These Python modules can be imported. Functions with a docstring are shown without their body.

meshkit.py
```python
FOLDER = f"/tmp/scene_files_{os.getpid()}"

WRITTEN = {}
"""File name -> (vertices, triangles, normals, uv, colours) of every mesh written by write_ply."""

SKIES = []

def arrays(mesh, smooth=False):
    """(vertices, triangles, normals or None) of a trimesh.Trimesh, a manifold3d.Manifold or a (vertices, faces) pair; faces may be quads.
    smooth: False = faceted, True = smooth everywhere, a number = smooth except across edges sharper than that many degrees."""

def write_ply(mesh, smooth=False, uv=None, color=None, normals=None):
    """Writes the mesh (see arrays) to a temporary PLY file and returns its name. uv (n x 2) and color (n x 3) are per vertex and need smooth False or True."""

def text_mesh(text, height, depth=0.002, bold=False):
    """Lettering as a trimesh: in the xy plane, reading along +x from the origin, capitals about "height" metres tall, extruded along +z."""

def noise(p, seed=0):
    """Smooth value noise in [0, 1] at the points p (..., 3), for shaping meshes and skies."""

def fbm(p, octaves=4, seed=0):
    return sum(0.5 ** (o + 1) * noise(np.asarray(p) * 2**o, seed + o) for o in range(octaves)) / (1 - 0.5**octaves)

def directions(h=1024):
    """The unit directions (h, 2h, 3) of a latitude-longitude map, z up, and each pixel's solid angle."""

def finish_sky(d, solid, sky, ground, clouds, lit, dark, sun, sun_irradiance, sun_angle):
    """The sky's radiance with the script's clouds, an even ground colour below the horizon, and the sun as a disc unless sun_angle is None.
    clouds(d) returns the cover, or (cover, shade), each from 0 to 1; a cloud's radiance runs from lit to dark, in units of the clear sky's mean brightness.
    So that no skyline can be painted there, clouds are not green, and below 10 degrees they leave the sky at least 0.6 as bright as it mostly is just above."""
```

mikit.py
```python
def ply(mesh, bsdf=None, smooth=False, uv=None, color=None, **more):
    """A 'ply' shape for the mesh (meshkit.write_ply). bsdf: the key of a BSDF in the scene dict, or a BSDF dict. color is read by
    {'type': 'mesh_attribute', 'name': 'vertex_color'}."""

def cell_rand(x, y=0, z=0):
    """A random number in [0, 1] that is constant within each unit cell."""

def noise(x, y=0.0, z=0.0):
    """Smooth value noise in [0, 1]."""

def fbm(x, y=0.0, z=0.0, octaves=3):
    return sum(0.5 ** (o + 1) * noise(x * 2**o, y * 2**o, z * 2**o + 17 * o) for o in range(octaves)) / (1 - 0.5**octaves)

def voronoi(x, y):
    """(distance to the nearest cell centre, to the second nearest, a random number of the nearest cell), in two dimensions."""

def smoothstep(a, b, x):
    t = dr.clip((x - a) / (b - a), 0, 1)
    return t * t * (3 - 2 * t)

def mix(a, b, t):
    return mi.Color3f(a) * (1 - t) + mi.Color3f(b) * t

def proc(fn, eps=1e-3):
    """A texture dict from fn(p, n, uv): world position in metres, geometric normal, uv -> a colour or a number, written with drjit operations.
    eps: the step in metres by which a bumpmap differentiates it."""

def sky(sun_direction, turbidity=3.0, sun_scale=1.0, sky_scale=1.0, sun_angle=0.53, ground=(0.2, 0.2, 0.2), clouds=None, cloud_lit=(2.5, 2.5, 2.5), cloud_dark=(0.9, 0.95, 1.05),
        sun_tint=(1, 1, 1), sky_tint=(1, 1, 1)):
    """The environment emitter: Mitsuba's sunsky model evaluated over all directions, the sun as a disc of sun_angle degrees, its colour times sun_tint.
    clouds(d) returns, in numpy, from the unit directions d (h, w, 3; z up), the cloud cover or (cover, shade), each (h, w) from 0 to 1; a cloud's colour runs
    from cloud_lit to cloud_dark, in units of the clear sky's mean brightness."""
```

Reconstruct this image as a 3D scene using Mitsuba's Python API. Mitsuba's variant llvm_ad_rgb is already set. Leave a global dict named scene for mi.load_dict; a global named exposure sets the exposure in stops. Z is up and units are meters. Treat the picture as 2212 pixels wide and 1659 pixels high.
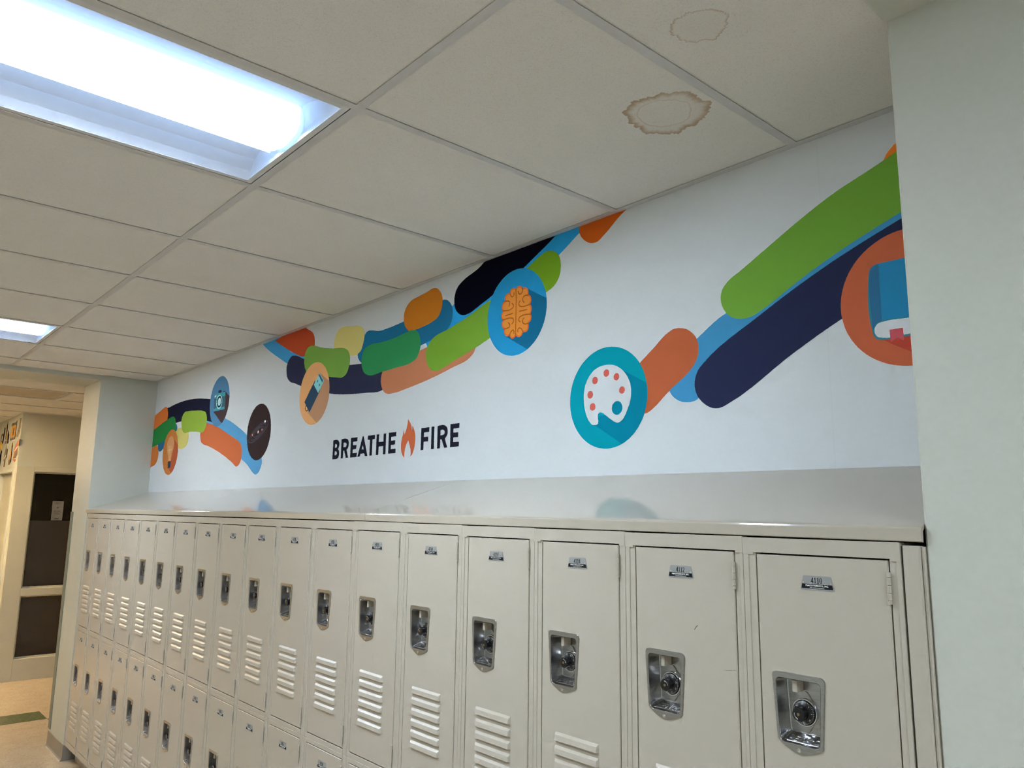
import math
import numpy as np, trimesh, shapely
import shapely.geometry as sg
from shapely import affinity
from shapely.ops import unary_union
import drjit as dr
import mitsuba as mi
import mikit, meshkit
from mitsuba import ScalarTransform4f as T4

# ------------------------------------------------------------------ camera, light levels, exposure
CAM = np.array([0.5691, -1.3902, 1.6643])
FWD = np.array([-0.74102, 0.65044, 0.16678])
UPV = np.array([0.11689, -0.11963, 0.98591])
exposure = 1.55
LAMP = np.array([0.87, 1.00, 1.13]) * 30.0        # cool corridor troffers, lens
LAMP_SIDE = np.array([0.62, 1.12, 2.05])    # their basket sides
WARM = np.array([1.10, 0.82, 0.48]) * 76.0        # warm lamps of the lobby beyond the opening
WARM_SIDE = np.array([1.15, 0.80, 0.46]) * 2.0
scene = {"type": "scene", "camera": {"type": "perspective", "fov": 67.18, "fov_axis": "x", "near_clip": 0.01, "far_clip": 100.0,
         "to_world": T4().look_at(origin=CAM.tolist(), target=(CAM + FWD).tolist(), up=UPV.tolist())}}
labels = {}

# ------------------------------------------------------------------ measured dimensions (metres; x along the lockers, y into the wall, z up)
P = 0.3048          # locker width
D = 0.3978          # mural wall
ZC = 2.6181         # ceiling grid
XL = -5.5373        # left return wall
XJ = -6.0045        # far side of the left opening
YJ = 0.0067         # jambs, flush with the locker fronts
ZS = 2.5905         # underside of the headers
XR = 0.0365         # right pier
ZT = 1.6331         # locker tops
ZLB = 0.112
TEE = 0.6096
X0, YR = -0.9544, -0.5320   # ceiling grid origin (tee edge, runner edge)
YO = -2.76          # opposite corridor wall
XF = -8.54          # wall of the lobby
YP = 0.015          # lobby side wall with cut-outs

# ------------------------------------------------------------------ materials
def rgb(c): return {"type": "rgb", "value": [float(v) for v in np.broadcast_to(c, 3)]}
def lin(*c):
    c = np.array(c) / 255.0
    return np.where(c < .04045, c / 12.92, ((c + .055) / 1.055) ** 2.4)
def diffuse(c): return {"type": "twosided", "b": {"type": "diffuse", "reflectance": c if isinstance(c, dict) else rgb(c)}}
def paint(c, alpha=0.12): return {"type": "twosided", "b": {"type": "roughplastic", "alpha": alpha, "nonlinear": True, "diffuse_reflectance": c if isinstance(c, dict) else rgb(c)}}
def metal(c, rough=0.3): return {"type": "twosided", "b": {"type": "principled", "base_color": rgb(c), "metallic": 1.0, "roughness": rough, "specular": 0.5}}

def tile_fn(stain=None):
    def fn(p, n, uv):
        a = mikit.noise(p.x * 620, p.y * 620, 3.0)
        b = mikit.noise(p.x * 330, p.y * 330, 9.0)
        c = mikit.fbm(p.x * 6, p.y * 6, 1.0, octaves=2)
        t = mikit.smoothstep(0.55, 0.95, a) * 0.10 + mikit.smoothstep(0.68, 0.95, b) * 0.07
        col = mikit.mix((0.64, 0.632, 0.61), (0.665, 0.656, 0.63), c) * (1 - t)
        if stain is not None:
            cx, cy, r0, inner, ex, seed = stain
            dx, dy = p.x - cx, p.y - cy
            r = dr.sqrt(dx * dx + dy * dy) + 1e-6
            ca, sa = dx / r, dy / r
            w = (mikit.noise(ca * 2.2 + 9, sa * 2.2 + 9, seed) - .5) * 0.26 + (mikit.noise(ca * 6 + 20, sa * 6 + 20, seed) - .5) * 0.15 + (mikit.noise(ca * 19 + 40, sa * 19 + 40, seed) - .5) * 0.085 + (mikit.noise(ca * 46 + 70, sa * 46 + 70, seed) - .5) * 0.04
            q = r / (r0 * (1 + w))
            edge = mikit.smoothstep(1.015, 0.985, q) * mikit.smoothstep(0.74 if inner else 0.86, 0.99, q)
            tint = mikit.smoothstep(1.01, 0.98, q) * 0.10
            k = edge * ex + tint * (0.6 if not inner else 1.0)
            if inner:
                w2 = (mikit.noise(ca * 3 + 60, sa * 3 + 60, seed) - .5) * 0.16 + (mikit.noise(ca * 11 + 80, sa * 11 + 80, seed) - .5) * 0.07
                q2 = r / (r0 * inner * (1 + w2))
                k = k + mikit.smoothstep(1.03, 0.99, q2) * mikit.smoothstep(0.93, 0.99, q2) * ex * 0.5 + mikit.smoothstep(0.97, 1.03, q2) * mikit.smoothstep(1.01, 0.98, q) * 0.06
            k = k * (0.75 + 0.5 * mikit.noise(p.x * 40, p.y * 40, 5.0))
            col = col * (mi.Color3f(1.0) - mi.Color3f(0.36, 0.50, 0.62) * dr.clip(k, 0, 1))
        return col
    return fn

def wall_fn(p, n, uv):
    s = mikit.noise(p.x * 90, p.y * 90, p.z * 90) * 0.02 + mikit.fbm(p.x * 3, p.y * 3, p.z * 3, octaves=2) * 0.02
    seam = dr.abs(p.x + 0.302 + 0.0015 * (mikit.noise(p.z * 9, 2.0, 4.0) - .5))
    k = 1 - s - 0.05 * mikit.smoothstep(0.0016, 0.0004, seam)
    return mi.Color3f(0.612, 0.645, 0.665) * k

def mint_fn(p, n, uv):
    s = mikit.noise(p.x * 120, p.y * 120, p.z * 120) * 0.03 + mikit.fbm(p.x * 2.5, p.y * 2.5, p.z * 2.5, octaves=2) * 0.03
    return mi.Color3f(0.70, 0.708, 0.655) * (1.02 - s)

def cream_fn(p, n, uv):
    s = mikit.noise(p.x * 120, p.y * 120, p.z * 120) * 0.03
    return mi.Color3f(0.70, 0.68, 0.58) * (1.0 - s)

def floor_fn(p, n, uv):
    a = mikit.noise(p.x * 95, p.y * 95, 1.0)
    b = mikit.noise(p.x * 210, p.y * 210, 5.0)
    c = mikit.fbm(p.x * 14, p.y * 14, 2.0, octaves=3)
    col = mikit.mix((0.60, 0.50, 0.37), (0.68, 0.60, 0.47), c)
    col = mikit.mix(col, (0.36, 0.27, 0.19), mikit.smoothstep(0.70, 0.9, a) * 0.32)
    col = mikit.mix(col, (0.80, 0.75, 0.65), mikit.smoothstep(0.74, 0.92, b) * 0.6)
    tx, ty = p.x / 0.3048 - 0.707, p.y / 0.3048 - 0.515
    jx, jy = dr.abs(tx - dr.round(tx)), dr.abs(ty - dr.round(ty))
    joint = mikit.smoothstep(0.006, 0.002, dr.minimum(jx, jy))
    return col * (1 - 0.05 * joint)

def green_fn(p, n, uv):
    a = mikit.noise(p.x * 110, p.y * 110, 1.0)
    return mikit.mix((0.16, 0.19, 0.09), (0.24, 0.26, 0.14), a)

def steel_fn(p, n, uv):
    a = mikit.noise(p.x * 60, p.y * 60, p.z * 900)
    return mi.Color3f(0.44, 0.435, 0.43) * (0.86 + 0.28 * a)

MATS = {
    "m_tile": diffuse(mikit.proc(tile_fn())),
    "m_tile_ring": diffuse(mikit.proc(tile_fn((-0.487, 0.0155, 0.098, 0.655, 0.80, 2.0)))),
    "m_tile_blot": diffuse(mikit.proc(tile_fn((-0.232, -0.204, 0.056, 0, 0.58, 7.0)))),
    "m_grid": paint((0.74, 0.74, 0.745), 0.3),
    "m_wall": diffuse(mikit.proc(wall_fn)),
    "m_mint": paint(mikit.proc(mint_fn), 0.3),
    "m_cream": paint(mikit.proc(cream_fn), 0.3),
    "m_floor": paint(mikit.proc(floor_fn), 0.12),
    "m_green_tile": paint(mikit.proc(green_fn), 0.12),
    "m_locker": paint((0.622, 0.580, 0.512), 0.10),
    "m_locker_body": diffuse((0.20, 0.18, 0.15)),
    "m_hood": {"type": "twosided", "b": {"type": "roughplastic", "alpha": 0.012, "int_ior": 1.62, "nonlinear": True, "diffuse_reflectance": rgb((0.64, 0.595, 0.52))}},
    "m_steel": {"type": "twosided", "b": {"type": "principled", "base_color": mikit.proc(steel_fn), "metallic": 1.0, "roughness": 0.24, "specular": 0.5}},
    "m_chrome": metal((0.72, 0.72, 0.73), 0.12),
    "m_plate": paint((0.44, 0.445, 0.44), 0.2),
    "m_black": paint((0.012, 0.012, 0.014), 0.12),
    "m_ink": diffuse((0.015, 0.015, 0.018)),
    "m_print": diffuse((0.75, 0.75, 0.73)),
    "m_brass": metal((0.34, 0.27, 0.17), 0.35),
    "m_white": paint((0.78, 0.79, 0.80), 0.25),
    "m_reflector": diffuse((0.62, 0.63, 0.65)),
    "m_lens": diffuse((0.75, 0.78, 0.80)),
    "m_dim_lens": diffuse((0.46, 0.41, 0.34)),
    "m_vinyl_base": paint((0.40, 0.36, 0.31), 0.2),
    "m_guard": paint((0.28, 0.31, 0.27), 0.25),
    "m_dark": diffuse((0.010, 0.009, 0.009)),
    "m_board": paint((0.055, 0.026, 0.008), 0.3),
    "m_paper": diffuse((0.42, 0.40, 0.36)),
    "m_paper_print": diffuse((0.16, 0.15, 0.13)),
    "m_glass": {"type": "thindielectric", "int_ior": 1.22},
}
scene.update(MATS)

# ------------------------------------------------------------------ helpers
def put(key, mesh, bsdf, smooth=False, **more):
    scene[key] = mikit.ply(mesh, bsdf, smooth, **more)
    return key
def place(key, shape, tr):
    scene[key] = {**shape, "to_world": tr}
def tag(key, label=None, cat=None, group=None, kind=None):
    d = {}
    if label: d["label"] = label
    if cat: d["category"] = cat
    if group: d["group"] = group
    if kind: d["kind"] = kind
    labels[key] = d
COUNT = {}
def num(name):
    n = COUNT.get(name, 0); COUNT[name] = n + 1
    return name if n == 0 else f"{name}_{n:03d}"
def box(x0, x1, y0, y1, z0, z1):
    b = trimesh.creation.box((x1 - x0, y1 - y0, z1 - z0)); b.apply_translation(((x0 + x1) / 2, (y0 + y1) / 2, (z0 + z1) / 2)); return b
def hull(pts): return trimesh.convex.convex_hull(np.array(pts, float))
def fbox(x0, x1, y0, y1, z0, z1, b=0.0012):
    """box whose front (-y) edges are bevelled"""
    P_ = [(x, y1, z) for x in (x0, x1) for z in (z0, z1)] + [(x, y0 + b, z) for x in (x0, x1) for z in (z0, z1)]
    P_ += [(x, y0, z) for x in (x0 + b, x1 - b) for z in (z0 + b, z1 - b)]
    return hull(P_)
def cbox(x0, x1, y0, y1, z0, z1, b=0.002):
    """box with all edges bevelled"""
    P_ = []
    for sx, xa, xb in ((0, x0, x0 + b), (1, x1, x1 - b)):
        for sy, ya, yb in ((0, y0, y0 + b), (1, y1, y1 - b)):
            for sz, za, zb in ((0, z0, z0 + b), (1, z1, z1 - b)):
                P_ += [(xa, yb, zb), (xb, ya, zb), (xb, yb, za)]
    return hull(P_)
def cat(*m): return trimesh.util.concatenate([x for x in m])
def polys(g):
    if g.is_empty: return []
    return [q for q in getattr(g, "geoms", [g]) if q.geom_type == "Polygon" and q.area > 1e-9]
def slab(poly, y_back, thick):
    """poly in (x, z), extruded from y_back towards -y"""
    ms = []
    for q in polys(poly):
        m = trimesh.creation.extrude_polygon(q, thick, engine="earcut")
        v = m.vertices; m.vertices = np.c_[v[:, 0], y_back - v[:, 2], v[:, 1]]; ms.append(m)
    return cat(*ms)
def flat(poly, z, thick):
    ms = []
    for q in polys(poly):
        m = trimesh.creation.extrude_polygon(q, thick, engine="earcut"); m.apply_translation((0, 0, z)); ms.append(m)
    return cat(*ms)
def lathe_y(profile, sec=32):
    """profile [(r, depth towards -y)] revolved about the y axis"""
    m = trimesh.creation.revolve(np.array(profile, float), sections=sec)
    v = m.vertices; m.vertices = np.c_[v[:, 0], -v[:, 2], v[:, 1]]; return m
def spline(pts, closed=True, n=6):
    """Catmull-Rom through (x, z, corner)"""
    m = len(pts); out = []
    q = np.array([(a, b) for a, b, _ in pts], float)
    for i in range(m if closed else m - 1):
        a, b = q[i], q[(i + 1) % m]
        ta = np.zeros(2) if False else None
        pa = q[(i - 1) % m] if (closed or i > 0) else a
        pb = q[(i + 2) % m] if (closed or i + 2 < m) else b
        L = np.linalg.norm(b - a)
        def tan(prev, cur, nxt):
            d1, d2 = np.linalg.norm(cur - prev), np.linalg.norm(nxt - cur)
            if d1 < 1e-9 or d2 < 1e-9: return (nxt - prev) / max(np.linalg.norm(nxt - prev), 1e-9)
            t = (cur - prev) / d1 * d2 / (d1 + d2) + (nxt - cur) / d2 * d1 / (d1 + d2)
            return t
        t0 = (b - a) / max(L, 1e-9) if pts[i][2] else tan(pa, a, b)
        t1 = (b - a) / max(L, 1e-9) if pts[(i + 1) % m][2] else tan(a, b, pb)
        k = 1 if (pts[i][2] and pts[(i + 1) % m][2]) else n
        for s in range(k):
            u = s / k
            out.append((2*u**3 - 3*u**2 + 1) * a + (u**3 - 2*u**2 + u) * L * t0 + (-2*u**3 + 3*u**2) * b + (u**3 - u**2) * L * t1)
    if not closed: out.append(q[-1])
    return np.array(out)
def parse(s):
    r = []
    for t in s.split():
        c = t.endswith("c"); a, b = t.rstrip("c").split(","); r.append((float(a) / 1000, float(b) / 1000, c))
    return r
def text_poly(mesh, flipz=True): return mesh
def text_on_door(text, height, cx, cz, y_back, thick, bold=False, squeeze=1.0):
    m = meshkit.text_mesh(text, height, depth=thick, bold=bold)
    v = m.vertices.copy(); w = v[:, 0].max() + v[:, 0].min()
    m.vertices = np.c_[(v[:, 0] - w / 2) * squeeze + cx, y_back - v[:, 2], v[:, 1] + cz]; return m
# ------------------------------------------------------------------ the shell
put("floor", box(-11.6, 4.7, -3.4, 3.4, -0.10, 0.0), "m_floor"); tag("floor", "speckled beige vinyl tile floor with green accent tiles", "floor", kind="structure")
g0x, g0y = -7.100, 0.157
GREEN = [(g0x, g0y - P * (k + 1)) for k in range(4)] + [(g0x + P, g0y), (g0x + 2 * P, g0y + P)]
for i, (x, y) in enumerate(GREEN):
    put(num("floor__accent_tile"), cbox(x + .0005, x + P - .0005, y + .0005, y + P - .0005, -0.004, 0.0012, 0.0006), "m_green_tile")
    labels["floor__accent_tile"] = {"label": "olive green floor tile"}

put("wall_back", box(XL, XR + .02, D, D + .12, 0, ZC + .1), "m_wall"); tag("wall_back", "white wall above the lockers that carries the coloured mural", "wall", kind="structure")
put("wall_left__pier", box(XJ, XL, YJ, 3.3, 0, ZC + .1), "m_mint")
put("wall_left__header", box(XJ, XL, YO, YJ, ZS, ZC + .1), "m_mint")
tag("wall_left", "pale mint end wall and header framing the opening left of the lockers", "wall", kind="structure")
put("wall_right__pier", cbox(XR, XR + .46, YJ, 1.0, 0, ZC + .1, 0.004), "m_mint")
put("wall_right__header", box(XR, XR + .46, YO, YJ, ZS, ZC + .1), "m_mint")
tag("wall_right", "pale mint pier and header filling the right edge of the view", "wall", kind="structure")
put("wall_front", box(-11.6, 4.7, YO - .12, YO, 0, ZC + .1), "m_mint"); tag("wall_front", "pale mint corridor wall opposite the lockers, out of view", "wall", kind="structure")
put("wall_rear", box(4.6, 4.72, YO, 1.0, 0, ZC + .1), "m_mint"); tag("wall_rear", "pale mint end wall behind the camera, out of view", "wall", kind="structure")
put("wall_side", box(XR + .46, 4.6, .9, 1.02, 0, ZC + .1), "m_mint"); tag("wall_side", "pale mint wall beside the camera, out of view", "wall", kind="structure")

# lobby beyond the opening
put("wall_far", cat(box(XF - .16, XF - .012, YP, 1.34, 2.081, ZC + .1), box(XF - .16, XF - .012, 1.34, 3.3, 0, ZC + .1)), "m_cream")
tag("wall_far", "cream wall above the glazed frame in the lobby beyond the opening", "wall", kind="structure")
put("wall_lobby", cat(box(-11.5, -9.62, YP, YP + .14, 0, ZC + .1), box(-9.62, -8.705, YP, YP + .14, 2.030, ZC + .1), box(-8.705, XF - .012, YP, YP + .14, 0, ZC + .1)), "m_mint")
tag("wall_lobby", "lobby wall at the far left edge carrying two rows of printed cut-outs", "wall", kind="structure")
put("wall_end", box(-11.62, -11.5, YO, YP + .14, 0, ZC + .1), "m_cream"); tag("wall_end", "cream end wall of the lobby, out of view", "wall", kind="structure")
put("wall_lobby_back", box(XF - .16, XL, 3.3, 3.42, 0, ZC + .1), "m_cream"); tag("wall_lobby_back", "cream side wall of the lobby, hidden by the pier", "wall", kind="structure")

# hollow-metal glazed frame in the far wall
F1, F0 = XF, XF - .12
def glazed(y0, y1, z0, z1): return box(F0, F1, y0, y1, z0, z1)
WY = [(YP, .173), (.93, 1.03), (1.24, 1.34)]
for y0, y1 in ((YP, .172), (.93, 1.34)): put(num("window_1__stile"), cbox(F0, F1, y0, y1, 0, 2.080, .002), "m_cream")
for z0, z1 in ((0, .205), (.805, .877), (2.030, 2.080)): put(num("window_1__rail"), cbox(F0, F1 - .0005, .172, .93, z0, z1, .002), "m_cream")
for z0, z1 in ((.205, .805), (.877, 2.030)):
    ring = sg.box(.172, z0, .93, z1).difference(sg.box(.186, z0 + .016, .916, z1 - .014))
    m = slab(ring, 0, .02); v = m.vertices; m.vertices = np.c_[F1 - .035 + v[:, 1] + .0, v[:, 0], v[:, 2]]; m.invert()
    put(num("window_1__glazing_bead"), m, "m_cream")
    put(num("window_1__pane"), box(F1 - .0465, F1 - .0455, .180, .922, z0 + .006, z1 - .006), "m_glass")
tag("window_1", "cream metal frame with two stacked dark panes in the lobby wall", "window", kind="structure")
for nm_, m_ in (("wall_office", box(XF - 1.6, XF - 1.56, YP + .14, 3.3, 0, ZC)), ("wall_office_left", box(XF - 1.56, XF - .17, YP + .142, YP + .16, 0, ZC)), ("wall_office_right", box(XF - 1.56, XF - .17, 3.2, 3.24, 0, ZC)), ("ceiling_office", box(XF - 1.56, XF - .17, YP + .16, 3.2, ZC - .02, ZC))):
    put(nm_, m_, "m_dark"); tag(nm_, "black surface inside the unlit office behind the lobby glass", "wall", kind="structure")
put("cabinet_back", cbox(XF - .22, XF - .16, .17, 1.10, .02, 1.541, .003), "m_board"); tag("cabinet_back", "dark brown cabinet back standing close behind both lobby panes", "cabinet")
put("paper_notice__sheet", cbox(XF - .206, XF - .2015, .402, .506, 1.542, 1.742, .0004), "m_paper")
bars = []
for z, a, b in ((1.728, .02, .085), (1.720, .02, .08), (1.712, .03, .08), (1.640, .015, .085), (1.632, .015, .09), (1.624, .02, .09), (1.612, .015, .08), (1.604, .02, .085)): bars.append(box(XF - .2016, XF - .2012, .402 + a, .402 + b, z, z + .003))
bars.append(box(XF - .2016, XF - .2012, .434, .472, 1.556, 1.566)); bars.append(box(XF - .2016, XF - .2012, .446, .462, 1.668, 1.684))
put("paper_notice__print", cat(*bars), "m_paper_print"); tag("paper_notice", "small pale paper notice standing on the brown cabinet behind the glass", "notice")

# lobby side door
dfr = cat(box(-9.665, -9.62, YP - .012, YP + .10, 0, 2.075), box(-8.705, -8.66, YP - .012, YP + .10, 0, 2.075), box(-9.62, -8.705, YP - .012, YP + .10, 2.030, 2.075))
put("door_1__door_frame", dfr, "m_mint")
put("door_1__leaf", cat(box(-9.615, -8.885, YP + .055, YP + .10, .005, 2.026), box(-8.855, -8.710, YP + .055, YP + .10, .005, 2.026), box(-8.885, -8.855, YP + .055, YP + .10, 1.98, 2.026)), "m_cream")
put("door_1__vision_strip", box(-8.885, -8.855, YP + .075, YP + .08, .005, 1.98), "m_black")
tag("door_1", "pale door in a mint frame at the far left of the lobby", "door", kind="structure")

# vinyl cove base on the left pier and corner guard
bp = [(0, 0), (-.020, 0), (-.012, .004), (-.006, .012), (-.004, .03), (-.004, .096), (-.0025, .100), (0, .100)]
def cove(x0, x1):
    m = trimesh.creation.extrude_polygon(sg.Polygon([(a, b) for a, b in bp]), x1 - x0, engine="earcut")
    v = m.vertices; m.vertices = np.c_[x0 + v[:, 2], YJ + v[:, 0], v[:, 1]]; return m
put("baseboard_left__front", cove(XJ, XL + .004), "m_vinyl_base")
put("baseboard_left__return", cbox(XL, XL + .004, YJ - .004, .085, 0, .100, .001), "m_vinyl_base")
tag("baseboard_left", "taupe vinyl cove base at the foot of the left pier", "baseboard", kind="structure")
put("baseboard_right", cove(XR, XR + .46), "m_vinyl_base"); tag("baseboard_right", "taupe vinyl cove base at the foot of the right pier, out of view", "baseboard", kind="structure")
gp = sg.Polygon([(XJ - .005, YJ + .05), (XJ - .005, YJ - .005), (XJ + .062, YJ - .005), (XJ + .062, YJ), (XJ, YJ), (XJ, YJ + .05)])
put("trim_1", flat(gp, .118, 1.525), "m_guard"); tag("trim_1", "grey-green corner guard on the far edge of the left pier", "corner guard", kind="structure")

# ------------------------------------------------------------------ ceiling
FL = 0.0237
def tile(x0, x1, y0, y1, mat="m_tile", lift=.0026):
    put(num("ceiling__tile"), cbox(x0, x1, y0, y1, ZC + lift, ZC + lift + .016, .0012), mat)
def flange(name, x0, x1, y0, y1):
    web = box((x0 + x1) / 2 - .0015, (x0 + x1) / 2 + .0015, y0, y1, ZC + .001, ZC + .03) if (x1 - x0) < (y1 - y0) else box(x0, x1, (y0 + y1) / 2 - .0015, (y0 + y1) / 2 + .0015, ZC + .001, ZC + .03)
    put(num("ceiling__" + name), cat(box(x0, x1, y0, y1, ZC, ZC + .0012), web), "m_grid")
rows = [(YR, D), (YR - 1.2192, YR - FL), (YO, YR - 1.2192 - FL)]
LIGHT_CELLS = {(0, 1), (5, 1)}
xs_left, xs_right = XL, XR
ks = list(range(-1, 8))
edges = [(xs_right, X0 + TEE)] + [(X0 - k * TEE - FL, X0 - (k + 1) * TEE) for k in range(-1, 7)] + [(X0 - 7 * TEE - FL, xs_left)]
for ci, (xa, xb) in enumerate(edges):
    for ri, (y0, y1) in enumerate(rows):
        if (ci - 2, ri) in LIGHT_CELLS: continue
        x1, x0 = xa, xb
        mat = "m_tile"
        if ri == 0 and ci == 1: mat = "m_tile_ring"
        if ri == 0 and ci == 0: mat = "m_tile_blot"
        tile(x0 - .004 if ci < len(edges) - 1 else x0, x1 + .004 if ci > 0 else x1, y0 - .004 if ri != 2 else y0, y1 + .004 if ri else y1, mat)
for k in range(-1, 8):
    xe = X0 - k * TEE
    for ri, (y0, y1) in enumerate(rows): flange("cross_tee", xe - FL, xe, y0, y1 if ri else D - .022)
for y1 in (YR, YR - 1.2192): flange("runner", XL, XR, y1 - FL, y1)
put(num("ceiling__wall_angle"), cat(box(XL, XR, D - .022, D - .0012, ZC, ZC + .0012), box(XL, XR, D - .0024, D - .0012, ZC, ZC + .022)), "m_grid")
put(num("ceiling__wall_angle"), cat(box(XL, XL + .022, YJ, D - .022, ZC + .0002, ZC + .0013)), "m_grid")
# corridor behind the camera and lobby: the same lay-in ceiling
def field(x0, x1, y0, y1, ox, oy, skip=(), stagger=None):
    i0, i1 = math.floor((x0 - ox) / TEE), math.ceil((x1 - ox) / TEE)
    for i in range(i0, i1):
        oy_ = oy + (stagger(i) if stagger else 0)
        a, b = max(x0, ox + i * TEE), min(x1, ox + (i + 1) * TEE - FL)
        if b - a < .02: continue
        for j in range(math.floor((y0 - oy_) / 1.2192), math.ceil((y1 - oy_) / 1.2192)):
            c, d = max(y0, oy_ + j * 1.2192), min(y1, oy_ + (j + 1) * 1.2192 - FL)
            if d - c < .02: continue
            if (i, j) not in skip: tile(max(x0, a - .004), min(x1, b + .004), max(y0, c - .004), min(y1, d + .004))
            if d < y1 - .001: flange("runner", a, b, d, d + FL)
        if ox + (i + 1) * TEE <= x1: flange("cross_tee", ox + (i + 1) * TEE - FL, ox + (i + 1) * TEE, y0, y1)
LX, LY = -6.632 - 8 * TEE, 0.070 - 3 * 1.2192
STG = lambda i: 0.0 if i == 7 else .6096
field(XF - .012, XJ, YO, 3.3, LX, LY, skip={(7, 2), (5, 1)}, stagger=STG)
field(-11.5, XF - .012, YO, YP, LX, LY, stagger=STG)
RX, RY = X0 - 12 * TEE, YR
field(XR + .46, 4.6, YO, .9, RX, RY, skip={(16, -1), (18, -1)})
tag("ceiling", "suspended ceiling of speckled off-white tiles in a grey metal grid, two tiles water-stained", "ceiling", kind="structure")
put("roof_deck", box(-11.7, 4.8, YO - .2, 3.5, ZC + .11, ZC + .16), "m_dark"); tag("roof_deck", "dark structural deck hidden above the ceiling tiles", "roof", kind="structure")

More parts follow.
